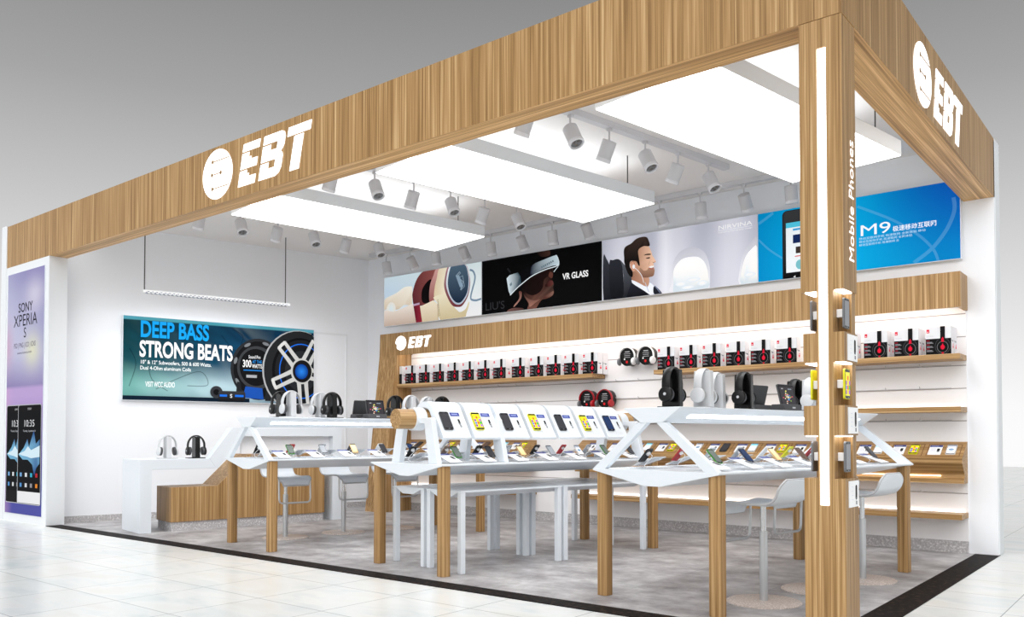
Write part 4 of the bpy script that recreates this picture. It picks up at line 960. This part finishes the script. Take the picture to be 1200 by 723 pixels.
for i in range(3):
    base = Matrix.Translation(TC[i]) @ Rt
    for side in (1, -1):
        row = 'right-hand edge' if side > 0 else 'left-hand edge'
        for k in range(7):
            w0 = .13 + .357 * k
            # stand frame: local x -> +w for the right row, -y -> towards the viewer of that row
            if side > 0: F = base @ frame((0, 1, 0), (-1, 0, 0), (0, 0, 1), (SC + .26, w0, .875))
            else: F = base @ frame((0, -1, 0), (1, 0, 0), (0, 0, 1), (SC - .26, w0 + .15, .875))
            if not stand_used: o = standp; stand_used = True
            else: o = copy_tree(standp)
            o.matrix_world = F
            nm = '%s from front along %s %s' % (ORD[k], TDESC[i], row)
            tag(o, 'clear acrylic phone stand, ' + nm, 'phone stand', 'acrylic stands on the ' + TDESC[i])
            ca = math.atan2(.062, .195)
            cm = F @ Matrix.Translation((-.002, -.066, .0475)) @ Matrix.Rotation(-(PI / 2 - ca), 4, 'X')
            card(cm, 'white info card with blue header, ' + nm, 'info cards on the ' + TDESC[i])
            pa = math.atan2(.130, .125)
            pm = F @ Matrix.Translation((.135, .020, .090)) @ Matrix.Rotation(-(PI / 2 - pa), 4, 'X') @ Matrix.Scale(.88, 4)
            kd = (KR if side > 0 else KL)[i][k]
            phone(kd, pm, '%s phone on stand, %s' % (DESC[kd], nm), 'phones on the ' + TDESC[i], True)
# phones on the roller panels
for k, kd in enumerate(['dark', 'yellow', 'dark', 'yellow', 'dark', 'yellow', 'navy']):
    M = Matrix.Translation(TC[1] + Vector((0, 0, .875))) @ Rt @ panel_frame(PW[k], .43, .0066, .082) @ Matrix.Scale(1.22, 4)
    phone(kd, M, '%s phone on the %s white roller panel from the front' % (DESC[kd], ORD[k]), 'phones on the roller panels')
# phones and cards on the sloped back counter
SLR = Matrix.Rotation(-(PI / 2 - sl_a), 4, 'X')
SK = ['blue', 'yellow', 'white', 'dark', 'silver', 'yellow', 'white', 'dark', 'blue', 'yellow', 'white', 'dark']
right_x = [x for x in [2.88 - .323 * k for k in range(13)]]
for k, x in enumerate(right_x):
    kd = SK[k % 12]
    nm = '%s from right end of sloped wooden back counter' % ORD[k]
    small_card(Matrix.Translation(slope_pt(x, .53, .004)) @ SLR, 'white info card with blue header, ' + nm, 'info cards on the sloped back counter')
    if x > -1.1: phone(kd, Matrix.Translation(slope_pt(x + .138, .52, .006)) @ SLR @ Matrix.Scale(1.12, 4), '%s phone, %s' % (DESC[kd], nm), 'phones on the sloped back counter')
for k, x in enumerate([-2.215 - .323 * k for k in range(7)]):
    kd = ['yellow', 'white', 'brown', 'silver', 'yellow', 'white', 'dark'][k]
    nm = '%s left of the gap on the left sloped back counter' % ORD[k]
    small_card(Matrix.Translation(slope_pt(x, .53, .004)) @ SLR, 'small white info card, ' + nm, 'info cards on the sloped back counter')
    phone(kd, Matrix.Translation(slope_pt(x + .138, .52, .006)) @ SLR @ Matrix.Scale(1.12, 4), '%s phone, %s' % (DESC[kd], nm), 'phones on the sloped back counter')
# phones held in the column niches, with white brackets, and info cards on the blocks
for z, kd, nm in ((1.742, 'dark', 'top'), (1.371, 'yellow', 'middle'), (.990, 'dark', 'bottom')):
    for sg in (1, -1):
        x = 3.352 if sg > 0 else 3.182
        o = phone('grey' if kd == 'dark' else kd, Matrix.Translation((x, 1.125, z)) @ Matrix.Rotation(PI / 2 * sg, 4, 'Z') @ Matrix.Scale(1.12, 4), '%s phone held upright in the %s niche on the %s side of the column' % (DESC['grey' if kd == 'dark' else kd], nm, 'right' if sg > 0 else 'left'), 'phones in the column niches')
        b = MB()
        if sg > 0: b.box(SX1 + .0005, 1.095, z - .022, x - .0058, 1.145, z + .022)
        else: b.box(x + .0058, 1.095, z - .022, SX0 - .0005, 1.145, z + .022)
        tag(b.build('phone_bracket', WPL, bevel=.003), 'small white bracket behind the phone in the %s %s column niche' % (nm, 'right' if sg > 0 else 'left'), 'bracket', 'column phone brackets')
for z, nm in ((1.5625, 'topmost'), (1.180, 'middle'), (.795, 'lowest')):
    c = empty('info_card', M=Matrix.Translation((FX - .0015, 1.168, z)) @ Matrix.Rotation(PI / 2, 4, 'Z')); tag(c, '%s white info card on the right face of the corner column' % nm, 'card', 'info cards on the column')
    MB().box(-.080, -.003, -.069, .080, 0, .069).build('card', WPL, c)
    A = Art(.0003); A.rect(-.079, -.068, .079, .068, R_(248, 249, 250)); A.poly(rr(.022, -.032, .052, .046, .012), R_(22, 22, 24)); A.rect(.030, -.058, .050, -.038, R_(120, 122, 128)); A.rect(.032, -.028, .042, -.02, R_(160, 162, 168))
    for k in range(4): A.rect(-.052, .035 - .022 * k, -.01, .039 - .022 * k, R_(222, 224, 230))
    A.build('printed_face', ART, c, loc=(0, -.0034, 0))

# ------------------------------------------------------------------ low white nesting tables under the middle table
def nest_proto():
    t = empty('nesting_table'); w, l, h = .475, 1.11, .66; a = .046
    m = MB(); m.prism([(0, h), (w, h), (w, h - .012), (w - .045, h - .012), (w / 2 + .08, h - .058), (w / 2 - .08, h - .058), (.045, h - .012), (0, h - .012)], 1, 0, l); m.build('tabletop', WHITE, t, bevel=.002)
    for x in (0.002, w - a - .002):
        for y in (.002, l - a - .002): MB().box(x, y, .004, x + a, y + a, h - .012).build('leg', WHITE, t, bevel=.003)
    return t
np_ = nest_proto()
for k, (s, w, lab) in enumerate(((-.470, .125, 'low white nesting table under the front left of the roller table'), (.045, .125, 'low white nesting table under the front right of the roller table'), (-.470, 1.262, 'low white nesting table under the rear left of the roller table'), (.045, 1.262, 'low white nesting table under the rear right of the roller table'))):
    o = np_ if k == 0 else copy_tree(np_); o.location = swz(1, s, w, 0); o.rotation_euler = (0, 0, TH); tag(o, lab, 'table', 'nesting tables')

# ------------------------------------------------------------------ bar stools: disc foot, two-stage post, thin curved seat and hanging foot loop
def stool_proto():
    t = empty('bar_stool')
    MB().lathe((0, 0, .004), (0, 0, 1), [(.242, 0), (.242, .006), (.236, .010), (.03, .014)], 48).build('base_disc', DISCM, t, smooth=True)
    MB().cyl((0, 0, .012), (0, 0, .47), .027, n=20).build('post', GREYM, t, smooth=True)
    MB().cyl((0, 0, .47), (0, 0, .648), .019, n=20).build('gas_lift', CHROME, t, smooth=True)
    # seat section along local y: front (-y) curls down, back (+y) sweeps up
    sec = spline([(-.245, .575), (-.238, .615), (-.21, .650), (-.15, .664), (0, .658), (.10, .660), (.165, .672), (.205, .705), (.225, .750), (.236, .795), (.240, .818)], 4, False)
    wid = lambda y: .185 if y < -.16 and False else (.185 - .075 * max(0, (-.215 - y) / .03) ** 2 * .6 - .0)
    vs = []; nx = 10; th = .014
    rows = []
    for i, (y, z) in enumerate(sec):
        a = sec[max(0, i - 1)]; b = sec[min(len(sec) - 1, i + 1)]; d = math.hypot(b[0] - a[0], b[1] - a[1]); ny, nz = -(b[1] - a[1]) / d, (b[0] - a[0]) / d
        rows.append((y, z, ny, nz, max(.06, wid(y)) - (.075 * max(0, (z - .745) / .073) ** 2.2 if y > .15 else 0)))
    m = MB(); top = []; bot = []
    for (y, z, ny, nz, hw_) in rows:
        for j in range(nx + 1):
            x = -hw_ + 2 * hw_ * j / nx; dip = -.010 * (1 - (x / hw_) ** 2)
            top.append((x, y + ny * (th / 2 + dip), z + nz * (th / 2 + dip))); bot.append((x, y + ny * (-th / 2 + dip), z + nz * (-th / 2 + dip)))
    n1 = len(top); fs = []; R_n = len(rows); q = lambda i, j: i * (nx + 1) + j
    for i in range(R_n - 1):
        for j in range(nx):
            fs.append((q(i, j), q(i, j + 1), q(i + 1, j + 1), q(i + 1, j))); fs.append((n1 + q(i, j), n1 + q(i + 1, j), n1 + q(i + 1, j + 1), n1 + q(i, j + 1)))
        for j in (0, nx): fs.append((q(i, j), q(i + 1, j), n1 + q(i + 1, j), n1 + q(i, j)))
    for j in range(nx):
        for i in (0, R_n - 1): fs.append((q(i, j), q(i, j + 1), n1 + q(i, j + 1), n1 + q(i, j)))
    m.add(top + bot, fs); m.build('seat', WHITE, t, smooth=True)
    rim = [(-r[4], r[0], r[1]) for r in rows] + [(r[4], r[0], r[1]) for r in rows[::-1]]
    MB().tube(rim, (.0085, .0085), 6, closed=True).build('seat_rim', LGREY, t, smooth=True)
    MB().box(-.05, -.06, .636, .05, .06, .650).build('seat_plate', GREYM, t)
    lp = []
    for x, y, z in ((-.178, -.215, .640), (-.178, -.222, .44), (-.170, -.223, .405), (-.145, -.224, .392), (.145, -.224, .392), (.170, -.223, .405), (.178, -.222, .44), (.178, -.215, .640)): lp.append((x, y, z))
    MB().tube(lp, .0095, 8).build('foot_loop', GREYM, t, smooth=True)
    return t
stp = stool_proto()
SL = [(2, .435, .57, 1, 'white bar stool at the nearest table, closest to the front, beside the corner column'), (2, .435, 1.235, 1, 'white bar stool at the nearest table, mostly hidden just behind the corner column'), (2, .455, 1.88, 1, 'white bar stool at the nearest table, right of the corner column'),
      (0, -.44, .56, -1, 'white bar stool at the left table, first behind its front wooden leg'), (0, -.455, 1.27, -1, 'white bar stool in the middle of the left table'), (0, -.455, 1.95, -1, 'white bar stool at the left table, farthest back, seen past the middle table leg')]
for k, (i, s, w, sg, lab) in enumerate(SL):
    o = stp if k == 0 else copy_tree(stp)
    o.location = swz(i, s, w, 0); o.rotation_euler = (0, 0, TH - PI / 2 * sg); tag(o, lab, 'stool', 'white bar stools')
    # local -y (front) towards the table: for the right side that is -s

# ------------------------------------------------------------------ white waterfall counter with stepped top and wooden cabinet below
OC = Vector((-4.448, 1.323, 0))
ct = empty('service_counter', OC, TH); tag(ct, 'white stepped waterfall counter along the left wall', 'counter')
m = MB()
m.prism([(0, .004), (0, .832), (.775, .832), (.860, .716), (.13, .716), (.13, .004)], 0, -.64, 0)
m.prism([(.775, .832), (1.05, 1.200), (2.52, 1.200), (2.52, .004), (2.39, .004), (2.39, 1.092), (1.16, 1.092), (.885, .716), (.860, .716)], 0, -.13, 0)
m.build('counter_body', WHITE, ct, bevel=.004)
m = MB(); m.prism([(1.20, .88), (2.395, .88), (2.395, 1.095), (1.20, 1.095)], 0, -.125, -.10); m.build('back_board', WALLM, ct)
MB().box(-.64, 2.39, .004, -.13, 2.52, .832).build('rear_leg', WHITE, ct, bevel=.004)
cb = empty('wooden_cabinet', OC, TH); tag(cb, 'wooden cabinet with grey plinth standing under the white counter', 'cabinet')
m = MB(); m.prism([(.345, .108), (2.28, .108), (2.28, .875), (1.26, .875), (.885, .508), (.345, .508)], 0, -.50, -.012); m.build('cabinet_body', WZ, cb, bevel=.003)
MB().box(-.49, .36, .004, -.03, 2.27, .108).build('plinth', TERRA, cb)

# ------------------------------------------------------------------ headphones on upright stands
def hp_proto(c, cush, stand, logo):
    t = empty('headphones_on_stand')
    st = MB().prism([(-.105, -.06), (.105, -.06), (.105, .06), (-.105, .06)], 2, 0, .010).build('stand_base', stand, t, bevel=.003)
    m = MB(); m.loft([(-.028, -.066, .010), (.028, -.066, .010), (.028, .066, .010), (-.028, .066, .010)], [(-.027, -.060, .257), (.027, -.060, .257), (.027, .060, .257), (-.027, .060, .257)]); m.build('stand_column', stand, t, bevel=.006)
    P = []
    for a in range(-28, 209, 7):
        P.append((.098 * math.cos(math.radians(a)), 0, .148 + .120 * math.sin(math.radians(a)) * (1 if a > 0 and a < 180 else .9)))
    MB().tube(P, (.030, .0085), 8, flat=(0, 1, 0)).build('headband', c, t, smooth=True)
    for sg in (-1, 1):
        e = MB(); e.lathe((sg * .092, 0, .088), (sg, 0, .10), [(.030, -.004), (.050, 0), (.053, .008), (.047, .018), (.034, .022), (.004, .023)], 24); cup = e.build('ear_cup', c, t, smooth=True)
        e = MB(); e.lathe((sg * .089, 0, .088), (-sg, 0, -.10), [(.048, 0), (.050, .010), (.047, .024), (.034, .028), (.004, .026)], 24); e.build('ear_cushion', cush, t, smooth=True)
        if logo: MB().cyl((sg * .1145, 0, .090), (sg * .116, 0, .090), .010, n=16).build('cup_badge', logo, cup)
    return t
hpb = hp_proto(BLACK, DGREY, BLACKG, LGREY); hpw = hp_proto(HPW, mat('pale_grey_cushion', rgb(170), .6), HPW, None); hwd = hp_proto(HPW, DGREY, HPW, None)
used = {}
def put_hp(kind, i, s, w, z, label, group, rz=PI / 2):
    src = {'b': hpb, 'w': hwd, 'p': hpw}[kind]
    o = copy_tree(src) if kind in used else src; used[kind] = 1
    o.location = swz(i, s, w, z) if i is not None else OC + EU * s + EW * w + Vector((0, 0, z))
    o.rotation_euler = (0, 0, TH + rz + (.21 if i == 2 else 0)); tag(o, label, 'headphones', group)
HZ = 1.2845
g1, g3 = 'headphones on the left table shelf', 'headphones on the nearest table shelf'
put_hp('b', 0, -.06, .32, HZ, 'black headphones half behind white ones at the front of the left table shelf', g1)
put_hp('w', 0, .10, .356, HZ, 'white headphones in front of black ones at the front of the left table shelf', g1)
put_hp('w', 0, -.06, .76, HZ, 'white headphones left of the second black pair on the left table shelf', g1)
put_hp('b', 0, .10, .816, HZ, 'black headphones on a black stand on the left table shelf, nearest its tablet dock', g1)
put_hp('b', 0, -.06, 1.70, HZ, 'black headphones above the wooden roller end, seen over its left edge', g1)
put_hp('w', 0, .10, 1.805, HZ, 'white headphones above the wooden roller end, right of the black ones', g1)
put_hp('w', 0, -.06, 2.14, HZ, 'white headphones peeking over the first white roller panel', g1)
put_hp('b', 0, .10, 2.235, HZ, 'black headphones peeking over the first white roller panel, right of the white ones', g1)
put_hp('b', 2, SC, .135, HZ, 'black headphones on a black stand, first on the nearest table shelf', g3)
put_hp('p', 2, .09, .395, HZ, 'white headphones on a white stand, front of the white pair on the nearest table shelf', g3)
put_hp('w', 2, -.06, .745, HZ, 'white headphones half hidden behind the other white ones on the nearest table shelf', g3)
put_hp('b', 2, .09, .87, HZ, 'black headphones on a black stand between the white ones and the tablets, nearest table', g3)
put_hp('b', 2, -.07, 1.83, HZ, 'black headphones standing behind the tablet with lit screen on the nearest table', g3)
put_hp('p', 2, .10, 1.77, HZ, 'white headphones on the nearest table shelf, cut off by the corner column', g3)
put_hp('w', None, -.22, .37, .8325, 'white headphones on a white stand on the low end of the white counter', 'headphones on the counter')
put_hp('b', None, -.22, .70, .8325, 'black headphones on a black stand on the low end of the white counter', 'headphones on the counter')

def dock_proto():
    t = empty('tablet_dock')
    MB().prism([(-.16, -.075), (.16, -.075), (.16, .075), (-.16, .075)], 2, 0, .012).build('base', DGREY, t, bevel=.003)
    m = MB(); m.prism([(-.072, .012), (-.060, .052), (.045, .052), (.060, .012)], 0, -.118, .118); m.build('dock', DGREY, t, bevel=.004)
    tb = empty('tablet'); bpy.data.objects.remove(tb)
    ca, sa = math.cos(math.radians(14)), math.sin(math.radians(14))
    body = MB().prism(rr(-.112, 0, .112, .178, .012), 1, -.006, .006).build('tablet', DGREY, t)
    body.location = (0, -.035, .030); body.rotation_euler = (-math.radians(14), 0, 0)
    A = Art(.0003); A.poly(rr(-.109, .003, .109, .175, .010), R_(30, 30, 33)); A.rect(-.094, .020, .094, .158, R_(48, 46, 50))
    r_ = random.Random(5)
    for k in range(46):
        a_, d_ = r_.uniform(0, 6.3), abs(r_.gauss(0, .026)); c_ = r_.choice([R_(210, 90, 50), R_(90, 150, 200), R_(220, 200, 180), R_(190, 60, 90), R_(120, 160, 60), R_(240, 220, 120)])
        A.ell(1.4 * d_ * math.cos(a_), .082 + d_ * math.sin(a_), .006 + .004 * r_.random(), .005, c_, n=8); A.k -= 1
    A.rect(-.07, .140, -.045, .148, R_(150, 150, 152)); A.rect(.02, .138, .07, .146, R_(120, 130, 140))
    A.build('screen', ART_SCREEN, body, loc=(0, -.0063, 0))
    MB().box(-.02, -.074, .020, .02, -.072, .032).build('badge', LGREY, t)
    return t
dk = dock_proto(); first_d = True
for (i, s, w, sg, lab) in ((0, .11, 1.325, 1, 'dark grey tablet in a dock with lit screen on the left table shelf'), (0, -.08, 1.29, -1, 'dark grey tablet dock seen from behind on the left table shelf'), (2, .10, 1.40, 1, 'dark grey tablet in a dock with lit screen on the nearest table shelf'), (2, -.085, 1.33, -1, 'dark grey tablet dock seen from behind, beside the black headphones, nearest table')):
    o = dk if first_d else copy_tree(dk); first_d = False
    o.location = swz(i, s, w, HZ); o.rotation_euler = (0, 0, TH + PI / 2 * sg); tag(o, lab, 'tablet dock', 'tablet docks')

# ------------------------------------------------------------------ ceiling: light panels, tracks, spotlights
def pan(i0, w0, label):
    t = empty('ceiling_light_panel', swz(1, i0, w0, 3.42), TH); tag(t, label, 'light panel', 'ceiling light panels')
    L, Wd_ = 2.608, 1.0
    m = MB(); m.box(-Wd_ / 2, 0, .004, Wd_ / 2, L, .125); m.build('frame', PILM, t)
    MB().box(-Wd_ / 2 + .004, .004, -.002, Wd_ / 2 - .004, L - .004, .0035).build('diffuser', PANEL, t)
    for x in (-Wd_ / 2 + .05, Wd_ / 2 - .05):
        for y in (.35, L - .35): MB().cyl((x, y, .125), (x, y, CZ - 3.42 - .001), .006, n=8).build('rod', ROD, t)
pan(-2.267, -.414, 'large glowing ceiling panel above the left table')
pan(-.047, -.017, 'large glowing ceiling panel above the middle table')
pan(2.243, .386, 'large glowing ceiling panel above the nearest table, behind the column top')

def lamp_proto():
    t = empty('track_spotlight')
    MB().cyl((0, 0, -.001), (0, 0, -.122), .008, n=10).box(-.022, -.012, -.02, .022, .012, -.0005).build('stem', LAMPW, t)
    h = MB(); h.lathe((0, 0, .015), (0, 0, -1), [(.010, -.004), (.058, 0), (.064, .006), (.064, .150), (.061, .154)], 28); hs = h.build('housing', LAMPW, t, smooth=True)
    hs.location = (0, 0, -.122)
    h = MB(); h.lathe((0, 0, -.137), (0, 0, -1), [(.0655, 0), (.0665, .004), (.0665, .030), (.060, .034), (.052, .030), (.050, .012)], 28); h.build('trim_ring', LAMPR, hs, smooth=True)
    h = MB(); h.cyl((0, 0, -.148), (0, 0, -.152), .050, n=24)
    for k in range(3): h.cyl((.024 * math.cos(k * 2.1), .024 * math.sin(k * 2.1), -.152), (.024 * math.cos(k * 2.1), .024 * math.sin(k * 2.1), -.158), .015, .010, n=10, m=1)
    h.build('lens', [MGREY, LENSM], hs)
    return t
lp_ = lamp_proto(); lamp_first = True
TRZ = 3.785
def lamp(loc, axis, ang, label, group):
    global lamp_first
    o = lp_ if lamp_first else copy_tree(lp_); lamp_first = False
    o.location = loc
    for c in o.children:
        if c.name.startswith('housing'): c.rotation_mode = 'QUATERNION'; c.rotation_quaternion = Matrix.Rotation(ang, 4, axis).to_quaternion()
    tag(o, label, 'spotlight', group)
TROWS = [(-3.92, -.34, 'left of the left light panel'), (-1.53, .06, 'between the left and middle light panels'), (.88, .48, 'between the middle and nearest light panels')]
for r_i, (s, w0, nm) in enumerate(TROWS):
    tr = empty('spotlight_track', swz(1, s, 0, 0), TH); tag(tr, 'white ceiling track ' + nm, 'track', 'ceiling spotlight tracks')
    MB().box(-.035, w0 - .15, TRZ, .035, w0 + 2.72, CZ - .001).build('rail', LAMPW, tr)
    for k in range(6):
        sg = 1 if k % 2 else -1
        if r_i == 2: sg = 1 if k % 2 else -1
        lamp(swz(1, s, w0 + .03 + .478 * k, TRZ), EW, -sg * math.radians(28), 'white track spotlight, %s from the front %s' % (ORD[k], nm), 'spotlights ' + nm)
tr = empty('spotlight_track', (0, 0, 0)); tag(tr, 'white ceiling track running along the back wall', 'track', 'ceiling spotlight tracks')
MB().box(-4.9, 5.03, TRZ, 1.95, 5.09, CZ - .001).build('rail', LAMPW, tr)
for k in range(13):
    x = -4.55 + .510 * k
    lamp(Vector((x, 5.06, TRZ)), Vector((1, 0, 0)), math.radians(12 if k % 2 == 0 else 36), 'white track spotlight over the back wall posters, %s from the left' % ORD[k], 'spotlights along the back wall')

# ------------------------------------------------------------------ slim pendant lamp over the counter
PD = .72; PA = W0 + WN * PD + WD * .73; PB = W0 + WN * PD + WD * 2.62; PZ = 2.885
pn = empty('pendant_lamp', PA + Vector((0, 0, PZ)), THW + PI / 2); tag(pn, 'slim white linear pendant lamp on two wires over the counter', 'lamp')
L = (PB - PA).length
MB().box(0, -.03, 0, L, .03, .04).build('bar', WPL, pn, bevel=.003)
m = MB()
for k in range(36):
    x = .03 + k * (L - .06) / 36
    for j in (0, 1): m.box(x + .022 * j, -.031, .004 + .010 * j, x + .022 * j + .020, -.0295, .012 + .010 * j); m.box(x + .022 * j, -.024 + .026 * j, -.003, x + .022 * j + .020, -.002 + .026 * j, .0005, 0)
m.build('louvre', mat('louvre_blue_grey', rgb(96, 104, 128), .4), pn)
for x in (.02, L - .06): MB().cyl((x, 0, .04), (x, 0, CZ - PZ - .001), .007, n=8).build('wire', ROD, pn)

# ------------------------------------------------------------------ lights inside
def area(name, loc, rot, sx_, sy_, e, col=(1, 1, 1)):
    l = bpy.data.lights.new(name, 'AREA'); l.shape = 'RECTANGLE'; l.size = sx_; l.size_y = sy_; l.energy = e; l.color = col
    o = bpy.data.objects.new(name, l); COL.objects.link(o); o.location = loc; o.rotation_euler = rot; return o

area('fascia_fill_light', (-1.9, FY + .225, 3.46), (math.radians(52), 0, 0), 9.0, .26, 15, (.95, .98, 1))  # added fill behind the front beam to brighten walls and ceiling, no fixture
area('side_fill_light', (3.105, 3.3, 3.46), (math.radians(52), 0, PI / 2), 3.8, .26, 6, (.95, .98, 1))  # added fill behind the side beam, likewise without a fixture
for x_, w_ in ((-2.267, -.414), (-.047, -.017), (2.243, .386)):
    area('ceiling_fill_light', swz(1, x_, w_ + 1.3, 3.56), (PI, 0, TH), .9, 2.4, 8, (.95, .98, 1))  # added upward fill over each panel, only to lighten the ceiling

pc = (PA + PB) / 2
area('pendant_light', (pc.x, pc.y, PZ - .006), (0, 0, THW + PI / 2), 1.85, .05, 11, (.95, .98, 1))
for k in (0, 2, 4):
    sl_ = bpy.data.lights.new('wall_spot', 'SPOT'); sl_.energy = 38; sl_.spot_size = math.radians(105); sl_.spot_blend = 1.0; sl_.shadow_soft_size = .05; sl_.color = (.95, .98, 1)
    so_ = bpy.data.objects.new('wall_spot', sl_); COL.objects.link(so_)
    s_, w_, _ = TROWS[0]; o_ = swz(1, s_, w_ + .03 + .478 * k, TRZ - .122); dr_ = (-EU * math.sin(math.radians(28)) + Vector((0, 0, -math.cos(math.radians(28))))).normalized()
    so_.location = o_ + dr_ * .18; so_.rotation_euler = dr_.to_track_quat('-Z', 'Y').to_euler()

area('header_wash_light', (-.6, 5.13, 2.330), (math.radians(28), 0, 0), 7.3, .05, 8, (1, .96, .92))
